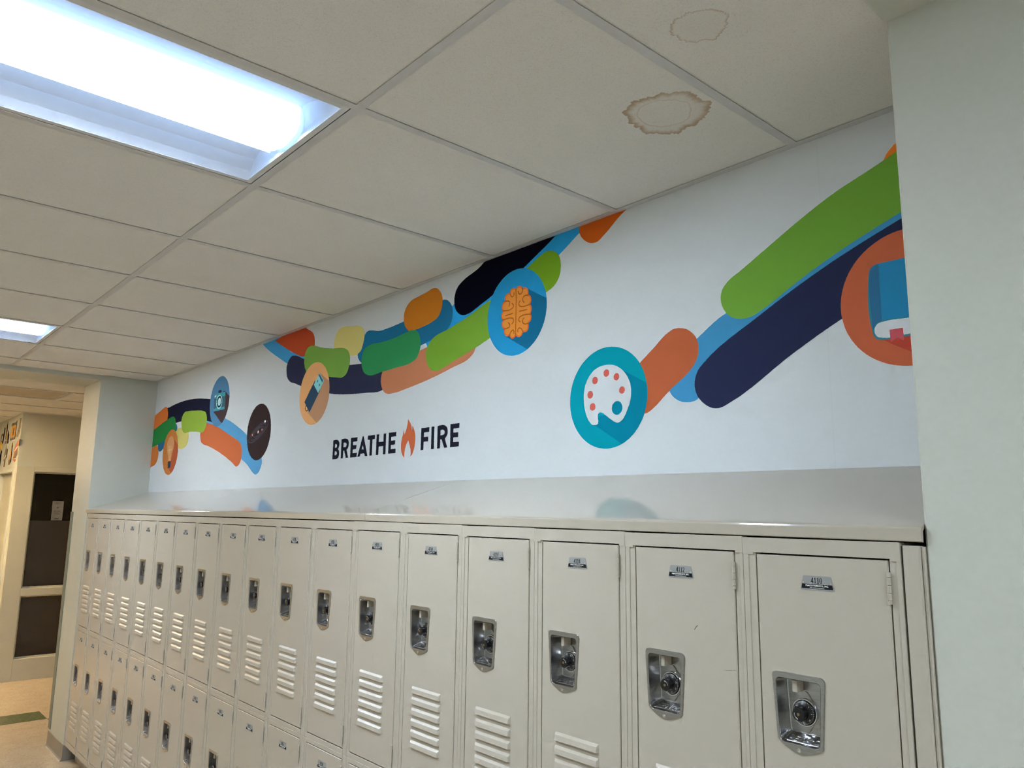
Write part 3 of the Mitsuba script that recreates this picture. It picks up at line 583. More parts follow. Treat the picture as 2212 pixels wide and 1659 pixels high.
MURAL = {
    'R': [
        ('ribbon', 'p', '-98,2546c -115,2534 -133,2518 -141,2505c -122,2478 -101,2499c', [], (0.836, 0.232, 0.032)),
        ('ribbon', 'p', '-680,2159c -592,2211 -537,2227 -284,2366 -112,2409c -52,2423c -57,2358c -116,2342 -289,2272 -485,2154 -674,2017c -683,1988 -702,1982 -722,1982 -736,1985 -754,1993 -772,2009 -779,2021c -746,2089', [], (0.057, 0.264, 0.485)),
        ('ribbon', 'p', '-279,2455 -142,2503 -116,2513 -44,2538c -55,2385c -115,2364 -288,2297 -378,2254 -474,2203 -506,2191 -539,2190 -572,2204 -592,2229 -599,2258 -595,2279 -572,2304 -537,2322 -341,2426', [], (0.163, 0.359, 0.05)),
        ('ribbon', 'p', '-662,2085 -483,2189 -329,2265 -288,2283 -114,2349 -56,2369c -68,2208c -118,2196 -270,2137 -385,2079 -584,1966 -608,1957 -628,1956 -649,1963 -668,1977 -683,1995 -691,2017 -692,2034 -687,2054 -677,2071', [], (0.024, 0.029, 0.069)),
        ('ribbon', 'p', '-908,2103c -885,2119 -834,2155 -780,2193 -761,2200 -735,2199 -713,2191 -693,2175 -681,2158 -676,2138 -678,2113 -686,2094 -699,2078 -779,2022 -841,1975 -855,1967 -870,1963 -893,1967c', [], (0.447, 0.111, 0.046)),
    ],
    'palette': [
        ('disc', 'd', (-1018.6, 2027.3, 160.2), [], (0.004, 0.262, 0.339)),
        ('shade', 'p', '-948.9,2102.4c -861.6,2054.4c -817.6,2029.3c -844.7,1913.4c -960.1,1879.1c -1069.1,1943.6c -1049.1,1970.5c -945.4,1982.0c', [], (0.004, 0.184, 0.279)),
        ('palette', 'p', '-1011.2,2129.8 -981.0,2122.4 -954.2,2105.2 -935.9,2084.0 -923.2,2055.6 -921.0,2030.8 -925.3,2006.7 -934.8,1985.1 -945.6,1965.7 -959.1,1950.4 -975.2,1944.6 -988.6,1948.7 -1004.8,1958.4 -1023.9,1971.5 -1037.8,1980.1 -1047.6,1982.6 -1054.6,1979.5 -1057.5,1969.1 -1054.8,1954.1 -1057.7,1946.9 -1066.2,1944.4 -1080.5,1946.6 -1091.9,1956.0 -1103.4,1973.1 -1112.0,1997.5 -1116.9,2028.3 -1116.2,2050.0 -1110.2,2075.5 -1096.9,2097.9 -1076.5,2117.0 -1053.4,2127.0 -1030.7,2130.3', [], (0.612, 0.645, 0.665)),
        ('paint_dot', 'd', (-1019.8, 2104.3, 11.8), [], (0.529, 0.109, 0.085)),
        ('paint_dot', 'd', (-978.7, 2087.4, 11.6), [], (0.529, 0.109, 0.085)),
        ('paint_dot', 'd', (-1068.1, 2086.7, 12.1), [], (0.529, 0.109, 0.085)),
        ('paint_dot', 'd', (-957.0, 2043.4, 11.4), [], (0.529, 0.109, 0.085)),
        ('paint_dot', 'd', (-1088.6, 2042.7, 12.1), [], (0.529, 0.109, 0.085)),
        ('paint_dot', 'd', (-1078.7, 2003.0, 12.1), [], (0.529, 0.109, 0.085)),
        ('thumb_hole', 'd', (-977.4, 1990.2, 21.2), [], (0.004, 0.184, 0.279)),
    ],
    'book': [
        ('disc', 'd', (-105.6, 2163.6, 161.7), [], (0.524, 0.125, 0.06)),
        ('shade', 'p', '-171.0,2072.8c -112.6,2073.7c -86.9,2073.6c -90.4,2024.5c -115.2,2037.6c -153.2,2060.2c', [], (0.475, 0.067, 0.045)),
        ('book_cover', 'p', '-169.3,2255.3c -183.5,2252.6 -192.1,2242.3 -193.9,2231.6 -193.7,2096.3 -191.0,2084.1 -182.0,2074.9 -169.4,2072.1 -155.8,2072.0 -112.7,2072.3 -87.0,2072.8c -86.9,2253.1c -115.6,2254.9c', [], (0.041, 0.218, 0.285)),
        ('book_spine', 'p', '-169.7,2254.8c -182.7,2251.2 -191.0,2241.1 -192.7,2231.3 -192.4,2099.7c -183.9,2112.6 -170.6,2118.3c', [], (0.038, 0.154, 0.295)),
        ('book_front', 'p', '-169.7,2255.4c -115.6,2254.9c -89.2,2254.8c -87.7,2117.5c -114.5,2116.8c -170.1,2120.0c', [], (0.029, 0.235, 0.452)),
        ('book_pages', 'p', '-85.6,2113.6c -114.7,2114.2 -166.5,2114.9 -180.4,2112.3 -188.0,2102.5 -188.7,2091.8 -183.3,2081.9 -173.2,2077.9 -112.4,2077.1 -86.6,2077.5c', [], (0.649, 0.675, 0.709)),
        ('bookmark', 'p', '-155.2,2093.2c -125.5,2093.3c -124.5,2062.5c -139.3,2072.9c -153.9,2063.3c', [], (0.562, 0.103, 0.126)),
    ],
    'M': [
        ('ribbon', 'p', '-3649,2612c -3564,2614c -3434,2618c -3270,2510 -3094,2472 -3090,2435 -3229,2438c -3315,2455 -3372,2479 -3462,2518 -3575,2571', [], (0.069, 0.347, 0.675)),
        ('ribbon', 'p', '-3488,2609c -3286,2627c -3121,2628c -3102,2609c -3064,2594 -3032,2576 -3015,2556 -3006,2530 -3008,2498 -3050,2473 -3114,2464 -3237,2501 -3339,2542', [], (0.505, 0.082, 0.034)),
        ('ribbon', 'p', '-3227,2485 -3114,2450 -2868,2384 -2732,2364 -2634,2352 -2523,2342 -2527,2342 -2418,2330 -2306,2292 -2300,2210c -2334,2199 -2470,2201 -2601,2210 -2529,2204 -2653,2214 -2750,2225 -2818,2236 -2959,2264 -3134,2310 -3199,2330 -3273,2353 -3300,2374 -3314,2402 -3315,2439 -3293,2471 -3259,2487', [], (0.033, 0.037, 0.074)),
        ('ribbon', 'p', '-2011,2359c -1999,2340 -1821,2328 -1540,2358c -1440,2442 -1343,2486 -1233,2543 -1136,2596c -1095,2620c -1206,2638c -1260,2612 -1392,2552 -1544,2517 -1835,2480 -1872,2417c', [], (0.028, 0.35, 0.727)),
        ('ribbon', 'p', '-2506,2477 -2367,2473 -2248,2477 -2136,2487 -1978,2520 -1902,2521 -1872,2515 -1847,2495 -1832,2470 -1831,2443 -1841,2412 -1867,2389 -1920,2374 -2011,2359 -2050,2355 -2239,2337 -2418,2330 -2527,2348 -2556,2373 -2563,2392 -2534,2425 -2517,2457', [], (0.018, 0.151, 0.298)),
        ('ribbon', 'p', '-2564,2531 -2538,2521 -2515,2495 -2509,2471 -2519,2435 -2535,2408 -2564,2394 -2639,2398 -2717,2413 -2779,2439 -2798,2462 -2798,2486 -2781,2527 -2756,2546 -2724,2551 -2633,2540', [], (0.658, 0.581, 0.208)),
        ('ribbon', 'p', '-1958,2584 -1935,2574 -1914,2553 -1902,2526 -1902,2505 -1910,2479 -1934,2453 -1964,2443 -2025,2434 -2094,2429 -2132,2429 -2155,2443 -2177,2469 -2184,2493 -2178,2527 -2159,2548 -2135,2562 -2070,2572 -2007,2579 -1976,2585', [], (0.575, 0.192, 0.022)),
        ('ribbon', 'p', '-1611,2627c -1647,2612 -1661,2605 -1775,2569 -1801,2554 -1818,2529 -1822,2495 -1813,2465 -1791,2443 -1764,2431 -1735,2430 -1650,2453 -1572,2478 -1492,2507 -1419,2537 -1344,2571 -1260,2611 -1202,2644c', [], (0.004, 0.004, 0.011)),
        ('ribbon', 'p', '-2340,2280 -2350,2248 -2342,2215 -2322,2190 -2291,2177 -2251,2175 -2117,2186 -1962,2206 -1817,2232 -1716,2254 -1690,2271 -1680,2288c -1773,2306 -1999,2340 -2051,2333 -2125,2308 -2236,2295', [], (0.538, 0.205, 0.105)),
        ('ribbon', 'p', '-1558,2466c -1590,2460 -1750,2415 -1862,2391 -1955,2373 -1980,2360 -2004,2330 -2008,2303 -1998,2272 -1979,2249 -1948,2233 -1918,2232 -1818,2255 -1682,2288 -1594,2312 -1546,2324c', [], (0.186, 0.37, 0.041)),
        ('ribbon', 'p', '-2105,2431 -2083,2424 -2060,2401 -2049,2374 -2050,2350 -2059,2326 -2076,2304 -2108,2293 -2235,2285 -2341,2281 -2464,2282 -2497,2297 -2519,2327 -2526,2366 -2518,2392 -2497,2413 -2463,2421 -2351,2418 -2245,2421 -2154,2430', [], (0.038, 0.267, 0.093)),
        ('ribbon', 'p', '-3032,2509 -3002,2503 -2950,2488 -2808,2459 -2687,2440 -2660,2428 -2639,2402 -2634,2378 -2640,2347 -2662,2314 -2699,2301 -2759,2308 -2830,2320 -2932,2339 -3036,2362 -3083,2382 -3106,2417 -3112,2447 -3103,2481 -3076,2505', [], (0.195, 0.385, 0.075)),
        ('ribbon', 'p', '-1397,2534c -1316,2567 -1292,2573 -1269,2568 -1244,2556 -1228,2532 -1223,2501 -1228,2473 -1246,2447 -1264,2435 -1294,2425 -1342,2418c -1391,2483c', [], (0.168, 0.34, 0.021)),
        ('ribbon', 'p', '-917,2624c -942,2613 -1030,2557 -1054,2545 -1083,2547 -1108,2561 -1129,2584 -1136,2602 -1136,2618 -1120,2646c', [], (0.573, 0.107, 0.014)),
    ],
    'drive': [
        ('disc', 'd', (-2980.5, 2254.1, 159.7), [], (0.81, 0.422, 0.185)),
        ('shade', 'p', '-2934.3,2354.3c -2831.4,2300.7c -2721.0,2259.5c -2777.0,2167.6c -2936.9,2100.6c -3041.2,2162.0c', [], (0.524, 0.284, 0.167)),
        ('drive_body', 'p', '-2980.3,2319.9c -2920.1,2260.6c -3019.1,2160.0c -3081.6,2219.4c', [], (0.039, 0.076, 0.132)),
        ('drive_plug', 'p', '-2934.1,2352.5c -2882.1,2306.9c -2936.6,2250.6c -2988.6,2299.2c', [], (0.289, 0.67, 0.708)),
        ('drive_tip', 'p', '-2933.7,2348.4c -2890.6,2307.9c -2901.5,2300.1c -2941.5,2342.5c', [], (0.041, 0.137, 0.236)),
        ('pin_hole', 'd', (-2949.5, 2312.7, 6.8), [], (0.041, 0.229, 0.31)),
        ('pin_hole', 'd', (-2927.8, 2290.4, 6.7), [], (0.041, 0.229, 0.31)),
        ('lanyard_loop', 's', '-3051.5,2198.1 -3064.5,2195.2 -3067.7,2185.1 -3059.5,2173.3 -3046.7,2171.1 -3041.4,2175.8', 5, (0.045, 0.037, 0.045)),
    ],
    'brain': [
        ('disc', 'd', (-1450.8, 2384.1, 160.4), [], (0.023, 0.291, 0.58)),
        ('shade', 'p', '-1388.3,2457.2c -1294.7,2404.8c -1237.0,2371.9c -1264.9,2260.2c -1384.7,2235.4c -1504.5,2302.2c', [], (0.011, 0.134, 0.262)),
        ('brain_outline', 'p', '-1449.8,2471.6c -1441.9,2477.6 -1429.2,2477.0 -1418.1,2470.2 -1414.9,2465.1c -1404.0,2466.0 -1391.5,2460.1 -1385.1,2449.0 -1385.0,2434.9c -1374.1,2428.3 -1369.4,2417.7 -1370.8,2405.2 -1376.8,2397.8c -1369.1,2390.9 -1366.5,2380.8 -1368.8,2370.6 -1373.3,2363.0c -1367.1,2353.3 -1368.5,2342.9 -1374.5,2334.5 -1383.6,2331.9c -1381.9,2319.9 -1384.8,2307.7 -1395.4,2301.0 -1410.8,2302.6c -1416.9,2292.9 -1429.3,2287.5 -1441.9,2290.7 -1451.4,2296.6c -1457.6,2289.0 -1470.3,2287.9 -1480.1,2294.9 -1485.1,2302.2c -1496.3,2300.8 -1507.9,2307.1 -1514.7,2319.3 -1514.9,2331.4c -1525.0,2338.7 -1529.2,2350.5 -1527.1,2361.1 -1522.3,2365.8c -1530.7,2375.1 -1532.6,2384.4 -1529.5,2394.9 -1523.0,2400.3c -1528.9,2410.3 -1529.2,2423.8 -1523.8,2432.7 -1512.3,2436.0c -1514.2,2447.5 -1509.5,2457.7 -1496.4,2462.7 -1485.0,2462.6c -1483.6,2472.2 -1474.0,2476.8 -1461.1,2476.2', [], (0.699, 0.15, 0.043)),
        ('brain', 'i', '-1449.8,2471.6c -1441.9,2477.6 -1429.2,2477.0 -1418.1,2470.2 -1414.9,2465.1c -1404.0,2466.0 -1391.5,2460.1 -1385.1,2449.0 -1385.0,2434.9c -1374.1,2428.3 -1369.4,2417.7 -1370.8,2405.2 -1376.8,2397.8c -1369.1,2390.9 -1366.5,2380.8 -1368.8,2370.6 -1373.3,2363.0c -1367.1,2353.3 -1368.5,2342.9 -1374.5,2334.5 -1383.6,2331.9c -1381.9,2319.9 -1384.8,2307.7 -1395.4,2301.0 -1410.8,2302.6c -1416.9,2292.9 -1429.3,2287.5 -1441.9,2290.7 -1451.4,2296.6c -1457.6,2289.0 -1470.3,2287.9 -1480.1,2294.9 -1485.1,2302.2c -1496.3,2300.8 -1507.9,2307.1 -1514.7,2319.3 -1514.9,2331.4c -1525.0,2338.7 -1529.2,2350.5 -1527.1,2361.1 -1522.3,2365.8c -1530.7,2375.1 -1532.6,2384.4 -1529.5,2394.9 -1523.0,2400.3c -1528.9,2410.3 -1529.2,2423.8 -1523.8,2432.7 -1512.3,2436.0c -1514.2,2447.5 -1509.5,2457.7 -1496.4,2462.7 -1485.0,2462.6c -1483.6,2472.2 -1474.0,2476.8 -1461.1,2476.2', 6, (0.773, 0.279, 0.05)),
        ('brain_fold', 's', '-1451.9,2467.6 -1450.0,2432.1 -1449.9,2388.4 -1450.7,2345.1 -1451.4,2295.5', 4.6, (0.43, 0.104, 0.018)),
        ('brain_fold', 's', '-1484.3,2461.3 -1476.6,2447.5 -1468.5,2444.7 -1463.1,2450.2 -1462.3,2458.9', 4.6, (0.43, 0.104, 0.018)),
        ('brain_fold', 's', '-1514.9,2435.4 -1495.8,2433.8 -1487.6,2431.0 -1485.2,2421.7 -1489.5,2412.6', 4.6, (0.43, 0.104, 0.018)),
        ('brain_fold', 's', '-1523.1,2401.4 -1478.9,2399.5 -1466.1,2404.7 -1464.7,2413.2 -1472.2,2420.2', 4.6, (0.43, 0.104, 0.018)),
        ('brain_fold', 's', '-1506.2,2381.2 -1488.3,2381.7 -1468.9,2382.2', 4.6, (0.43, 0.104, 0.018)),
        ('brain_fold', 's', '-1522.3,2366.9 -1478.3,2366.5 -1465.3,2361.9 -1463.5,2350.7 -1470.8,2343.9', 4.6, (0.43, 0.104, 0.018)),
        ('brain_fold', 's', '-1514.9,2332.5 -1497.0,2331.6 -1485.7,2335.0 -1484.3,2343.5 -1490.9,2351.3', 4.6, (0.43, 0.104, 0.018)),
        ('brain_fold', 's', '-1485.1,2302.2 -1474.1,2316.7 -1464.6,2319.4 -1459.7,2314.2 -1460.5,2305.7', 4.6, (0.43, 0.104, 0.018)),
        ('brain_fold', 's', '-1415.5,2465.3 -1416.3,2455.6 -1425.6,2445.6 -1435.1,2448.7 -1439.0,2458.3', 4.6, (0.43, 0.104, 0.018)),
        ('brain_fold', 's', '-1383.4,2433.9 -1406.6,2434.0 -1414.3,2427.0 -1414.2,2418.3 -1406.9,2411.4', 4.6, (0.43, 0.104, 0.018)),
        ('brain_fold', 's', '-1375.3,2397.5 -1421.7,2399.2 -1432.8,2404.6 -1435.1,2413.8 -1428.9,2420.8', 4.6, (0.43, 0.104, 0.018)),
        ('brain_fold', 's', '-1430.8,2382.6 -1412.1,2382.2 -1393.5,2381.8', 4.6, (0.43, 0.104, 0.018)),
        ('brain_fold', 's', '-1372.4,2361.7 -1421.1,2363.4 -1433.6,2358.2 -1435.0,2350.9 -1427.7,2343.7', 4.6, (0.43, 0.104, 0.018)),
        ('brain_fold', 's', '-1383.6,2330.8 -1402.0,2330.9 -1412.9,2337.2 -1414.6,2347.2 -1407.9,2354.1', 4.6, (0.43, 0.104, 0.018)),
        ('brain_fold', 's', '-1410.8,2302.6 -1423.5,2318.7 -1433.0,2321.4 -1439.1,2316.0 -1438.4,2308.4', 4.6, (0.43, 0.104, 0.018)),
    ],
    'Lf': [
        ('ribbon', 'p', '-4452,2242c -4316,2234 -4147,2225 -4066,2204 -3942,2161 -3855,2128 -3792,2098 -3670,2043 -3570,1967 -3557,1930 -3572,1898 -3595,1876 -3634,1866 -3663,1875 -3700,1894 -3763,1930 -3840,1961 -3956,2030 -4125,2101 -4301,2160 -4447,2200c', [], (0.102, 0.314, 0.544)),
        ('ribbon', 'p', '-5279,2386 -5208,2396 -5138,2403 -5008,2410 -4840,2411 -4638,2400 -4520,2387 -4406,2371 -4301,2347c -4270,2195c -4356,2218 -4443,2235 -4566,2252 -4766,2268 -4936,2272 -5047,2269 -5138,2263c -5257,2303c', [], (0.017, 0.018, 0.037)),
        ('ribbon', 'p', '-4549,2164 -4539,2128 -4520,2103 -4485,2087 -4411,2073 -4277,2041 -4146,2004 -4036,1968 -3970,1943 -3937,1927 -3910,1921 -3882,1928 -3853,1951 -3841,1986 -3847,2024 -3867,2050 -3911,2072 -4000,2102 -4134,2144 -4238,2177 -4308,2195 -4371,2208 -4451,2219 -4531,2216', [], (0.52, 0.136, 0.053)),
        ('ribbon', 'p', '-5050,2195c -5004,2222 -4954,2227 -4869,2223 -4784,2208 -4771,2182 -4766,2147 -4771,2119 -4798,2096 -4828,2084 -4953,2086 -5062,2108c', [], (0.561, 0.514, 0.155)),
        ('ribbon', 'p', '-5192,2266 -5069,2271 -5025,2253 -5010,2234 -5012,2219 -5035,2206 -5112,2164 -5243,2112 -5373,2090 -5402,2127 -5409,2171', [], (0.03, 0.132, 0.251)),
        ('ribbon', 'p', '-5600,2360c -5513,2368 -5412,2388 -5308,2406 -5274,2403 -5251,2385 -5236,2356 -5236,2310 -5380,2273 -5507,2261 -5590,2254c', [], (0.679, 0.187, 0.046)),
        ('ribbon', 'p', '-5609,2250c -5507,2260 -5383,2284 -5231,2308 -5117,2320 -5089,2314 -5062,2294 -5046,2266 -5042,2216 -5118,2185 -5264,2156 -5400,2138 -5509,2127 -5601,2117c', [], (0.03, 0.222, 0.056)),
        ('ribbon', 'p', '-5600,2113c -5513,2123 -5432,2132 -5399,2118 -5378,2086 -5376,2049 -5391,2019 -5419,1999 -5516,1978 -5606,1963c', [], (0.556, 0.172, 0.045)),
        ('ribbon', 'p', '-4886,2328 -4813,2331 -4659,2321 -4525,2306 -4482,2294 -4458,2270 -4448,2242 -4454,2202 -4478,2176 -4509,2165 -4603,2176 -4746,2186 -4870,2190 -4898,2204 -4922,2235 -4935,2276 -4923,2305', [], (0.266, 0.408, 0.056)),
    ],
    'bulb': [
        ('disc', 'd', (-5115.3, 2067.3, 157.5), [], (0.511, 0.184, 0.049)),
        ('shade', 'p', '-5056.8,2154.6c -4973.2,2114.3c -4795.0,2050.1c -4892.0,1941.0c -5059.7,1920.7c -5132.9,1953.8c -5087.4,2000.5 -5044.6,2106.8c', [], (0.421, 0.101, 0.045)),
        ('bulb_glass', 'p', '-5116.8,2182.2 -5077.7,2167.7 -5047.8,2136.4 -5049.7,2092.4 -5084.2,2056.1 -5092.7,2003.6c -5133.1,2005.4c -5150.8,2038.7 -5185.6,2085.0 -5193.0,2130.3 -5174.2,2162.1 -5142.4,2177.9', [], (0.612, 0.307, 0.135)),
        ('filament', 's', '-5124.5,2006.5 -5130.5,2046.6 -5136.8,2080.9 -5162.7,2083.8 -5108.7,2082.4 -5080.6,2083.0 -5101.5,2082.0 -5100.5,2051.0 -5102.0,2005.5', 2.5, (0.85, 0.669, 0.478)),
        ('filament', 's', '-5133.6,2082.2 -5152.2,2095.1 -5146.9,2109.1 -5127.3,2102.7 -5132.8,2089.6 -5115.5,2091.6 -5114.9,2106.4 -5093.2,2108.1 -5081.6,2097.1 -5100.5,2084.9', 2.2, (0.85, 0.669, 0.478)),
        ('bulb_base', 'p', '-5145.9,2002.9c -5087.1,2002.5c -5084.7,1955.9c -5139.8,1956.1c', [], (0.04, 0.056, 0.086)),
    ],
    'camera': [
        ('disc', 'd', (-4256.1, 2343.0, 158.0), [], (0.089, 0.218, 0.376)),
        ('shade', 'p', '-4166.4,2396.7c -4106.6,2363.9c -3986.6,2312.8c -4035.2,2228.0c -4194.2,2199.4c -4343.8,2285.5c -4161.2,2283.3c', [], (0.069, 0.045, 0.049)),
        ('camera_body', 'p', '-4348.3,2397.4c -4165.0,2396.5c -4160.6,2283.7c -4344.4,2288.3c', [], (0.069, 0.311, 0.363)),
        ('camera_band', 'p', '-4347.9,2367.6c -4166.1,2367.1c -4162.8,2301.7c -4345.6,2304.5c', [], (0.056, 0.131, 0.182)),
        ('camera_hump', 'p', '-4279.8,2414.7c -4234.6,2414.4c -4227.7,2396.8c -4283.3,2397.6c', [], (0.026, 0.043, 0.079)),
        ('shutter_button', 'p', '-4204.5,2400.9c -4172.6,2400.8c -4171.7,2396.5c -4203.7,2396.6c', [], (0.026, 0.043, 0.079)),
        ('flash', 'p', '-4341.2,2387.2c -4316.4,2387.2c -4317.2,2377.0c -4341.2,2376.9c', [], (0.85, 0.85, 0.85)),
        ('lens_ring', 'p', '-4208.6,2334.6 -4216.9,2310.6 -4239.5,2296.7 -4268.8,2297.6 -4294.4,2313.3 -4307.2,2338.4 -4302.5,2363.7 -4282.1,2380.8 -4253.3,2383.1 -4226.6,2370.4 -4210.3,2347.0', [], (0.533, 0.85, 0.85)),
        ('lens_barrel', 'p', '-4216.3,2335.7 -4223.3,2315.2 -4242.2,2303.3 -4266.6,2304.0 -4287.4,2317.2 -4298.1,2338.6 -4294.1,2360.4 -4277.4,2375.0 -4253.5,2377.0 -4231.3,2366.4 -4217.8,2346.4', [], (0.013, 0.047, 0.074)),
        ('lens_glass', 'p', '-4231.1,2337.4 -4235.3,2323.8 -4247.5,2315.7 -4262.1,2316.1 -4275.0,2325.1 -4282.1,2339.1 -4279.4,2353.5 -4269.5,2363.2 -4254.5,2364.8 -4240.7,2357.8 -4231.8,2344.4', [], (0.427, 0.763, 0.79)),
        ('lens_glint', 'p', '-4239.1,2353.6 -4241.0,2349.1 -4246.0,2346.4 -4252.3,2346.8 -4257.7,2349.7 -4260.1,2354.5 -4259.0,2359.4 -4254.8,2362.7 -4248.6,2363.1 -4243.3,2360.7 -4239.6,2356.1', [], (0.85, 0.85, 0.85)),
    ],
    'orbit': [
        ('disc', 'd', (-3626.8, 2105.3, 156.8), [], (0.044, 0.029, 0.029)),
        ('orbit_line', 's', '-3514.4,2155.7 -3507.5,2149.3 -3508.0,2139.8 -3516.6,2127.9 -3533.6,2114.7 -3556.4,2100.6 -3584.1,2086.5 -3615.7,2073.7 -3647.9,2063.0 -3679.5,2055.0 -3707.9,2050.1 -3730.8,2049.2 -3747.5,2052.3 -3755.0,2058.8 -3754.5,2068.6 -3745.3,2081.0 -3727.2,2094.9 -3703.1,2109.3 -3674.3,2123.6 -3642.1,2136.4 -3609.9,2146.7 -3578.8,2154.2 -3551.6,2158.5 -3529.9,2159.0 -3514.4,2155.7', 2.6, (0.113, 0.113, 0.147)),
        ('orbit_line', 's', '-3540.8,2144.1 -3535.4,2139.5 -3536.3,2132.2 -3543.5,2123.2 -3556.4,2113.0 -3574.6,2102.2 -3596.3,2091.6 -3620.3,2081.6 -3644.8,2073.3 -3669.1,2066.9 -3690.6,2063.4 -3707.8,2062.5 -3719.4,2064.6 -3725.1,2069.3 -3724.2,2076.8 -3716.7,2086.1 -3703.1,2096.7 -3684.1,2107.7 -3661.8,2118.4 -3637.4,2128.3 -3612.9,2136.4 -3589.0,2142.5 -3568.2,2145.7 -3551.7,2146.4 -3540.8,2144.1', 2.6, (0.113, 0.113, 0.147)),
        ('orbit_line', 's', '-3571.1,2130.7 -3567.3,2127.3 -3567.8,2122.5 -3572.2,2116.4 -3580.5,2109.7 -3592.0,2102.6 -3605.7,2095.3 -3621.5,2089.1 -3637.6,2083.6 -3654.1,2079.9 -3668.1,2077.7 -3679.8,2077.3 -3687.6,2078.7 -3691.6,2082.1 -3691.1,2086.9 -3686.6,2093.2 -3678.0,2100.1 -3666.1,2107.3 -3652.2,2114.6 -3636.2,2120.8 -3620.1,2126.2 -3603.8,2129.8 -3590.0,2131.8 -3578.7,2132.1 -3571.1,2130.7', 2.6, (0.113, 0.113, 0.147)),
        ('planet', 'p', '-3539.6,2157.5 -3541.6,2153.4 -3545.8,2151.0 -3551.1,2151.1 -3555.5,2153.7 -3556.8,2157.8 -3555.5,2162.2 -3552.0,2165.3 -3546.8,2165.7 -3541.8,2163.6 -3539.9,2159.8', [], (0.85, 0.85, 0.85)),
        ('sun', 'p', '-3622.7,2104.5 -3624.6,2099.8 -3629.6,2097.0 -3635.1,2097.1 -3639.6,2100.0 -3641.7,2104.7 -3640.5,2109.4 -3636.2,2112.8 -3630.9,2113.6 -3625.8,2111.2 -3623.0,2106.8', [], (0.85, 0.588, 0.505)),
        ('planet', 'p', '-3702.3,2092.0 -3703.8,2088.4 -3707.6,2086.3 -3711.8,2086.3 -3714.9,2088.3 -3716.3,2092.1 -3715.5,2095.8 -3711.7,2098.4 -3707.7,2099.0 -3703.9,2097.3 -3702.6,2093.8', [], (0.764, 0.349, 0.311)),
        ('planet', 'p', '-3577.1,2113.6 -3578.6,2110.6 -3582.3,2108.7 -3585.7,2108.9 -3588.6,2110.5 -3589.1,2113.7 -3588.3,2117.0 -3585.3,2119.0 -3581.4,2119.6 -3578.4,2118.0 -3577.4,2115.4', [], (0.677, 0.294, 0.268)),
    ],
    'slogan': [
        ('letter', 'p', '-2755.2,2001.9c -2718.9,2001.7 -2705.5,1996.9 -2696.5,1986.8 -2696.8,1974.2 -2700.7,1964.9 -2710.6,1958.4c -2699.4,1952.2 -2694.3,1942.5 -2694.1,1931.5 -2699.4,1920.7 -2709.8,1913.3 -2722.5,1911.5 -2755.5,1911.7c', ['-2736.3,1982.8c -2725.0,1983.0 -2718.0,1977.8 -2716.5,1972.2 -2720.1,1966.8 -2728.0,1965.2 -2737.1,1965.1c', '-2736.6,1948.2c -2726.3,1948.9 -2717.9,1945.3 -2714.7,1938.8 -2717.6,1932.6 -2725.9,1929.6 -2736.6,1929.6c'], (0.015, 0.016, 0.026)),
        ('letter', 'p', '-2675.9,2002.6c -2630.4,2002.3 -2617.4,1996.8 -2608.7,1986.2 -2607.4,1972.1 -2612.4,1960.0 -2625.9,1949.9c -2607.9,1913.4c -2627.9,1913.0c -2646.9,1947.9c -2655.6,1947.6c -2657.5,1912.5c -2675.7,1912.3c', ['-2656.7,1984.4c -2638.0,1984.5 -2628.8,1979.6 -2626.9,1972.5 -2631.5,1965.7 -2642.2,1963.5 -2656.2,1963.7c'], (0.015, 0.016, 0.026)),
        ('letter', 'p', '-2588.8,2002.8c -2530.6,2002.8c -2531.3,1984.5c -2568.8,1983.7c -2568.2,1967.5c -2536.7,1968.0c -2537.7,1949.7c -2569.5,1948.4c -2569.1,1931.2c -2530.1,1931.3c -2531.4,1912.6c -2588.6,1912.5c', [], (0.015, 0.016, 0.026)),
        ('letter', 'p', '-2484.4,2004.0c -2477.1,2004.1c -2437.6,1912.9c -2457.7,1912.7c -2464.6,1925.9c -2498.0,1925.6c -2504.2,1912.8c -2524.0,1912.8c', ['-2480.9,1964.0c -2470.5,1944.6c -2490.9,1944.1c'], (0.015, 0.016, 0.026)),
        ('letter', 'p', '-2440.0,2003.1c -2379.5,2003.2c -2380.0,1985.5c -2399.6,1984.5c -2400.8,1913.4c -2420.0,1913.1c -2420.2,1983.9c -2440.2,1985.1c', [], (0.015, 0.016, 0.026)),
        ('letter', 'p', '-2365.6,2003.4c -2346.0,2003.6c -2346.3,1969.3c -2308.1,1968.9c -2308.0,2003.4c -2289.1,2003.6c -2288.9,1913.8c -2308.0,1913.7c -2307.7,1949.5c -2345.3,1949.5c -2347.4,1913.0c -2365.9,1913.2c', [], (0.015, 0.016, 0.026)),
        ('letter', 'p', '-2266.2,2003.9c -2209.3,2003.7c -2209.3,1985.6c -2247.9,1984.9c -2247.8,1968.6c -2215.9,1968.9c -2216.5,1951.0c -2248.1,1950.4c -2247.9,1932.8c -2210.1,1933.0c -2210.9,1914.2c -2266.6,1914.1c', [], (0.015, 0.016, 0.026)),
        ('letter', 'p', '-2023.1,2005.6c -1967.8,2005.9c -1968.2,1987.3c -2004.1,1986.8c -2004.3,1968.3c -1974.1,1968.5c -1974.5,1949.7c -2004.6,1949.4c -2005.6,1916.4c -2023.8,1916.3c', [], (0.015, 0.016, 0.026)),
        ('letter', 'p', '-1951.6,2006.3c -1933.3,2006.2c -1932.9,1916.7c -1951.8,1916.4c', [], (0.015, 0.016, 0.026)),
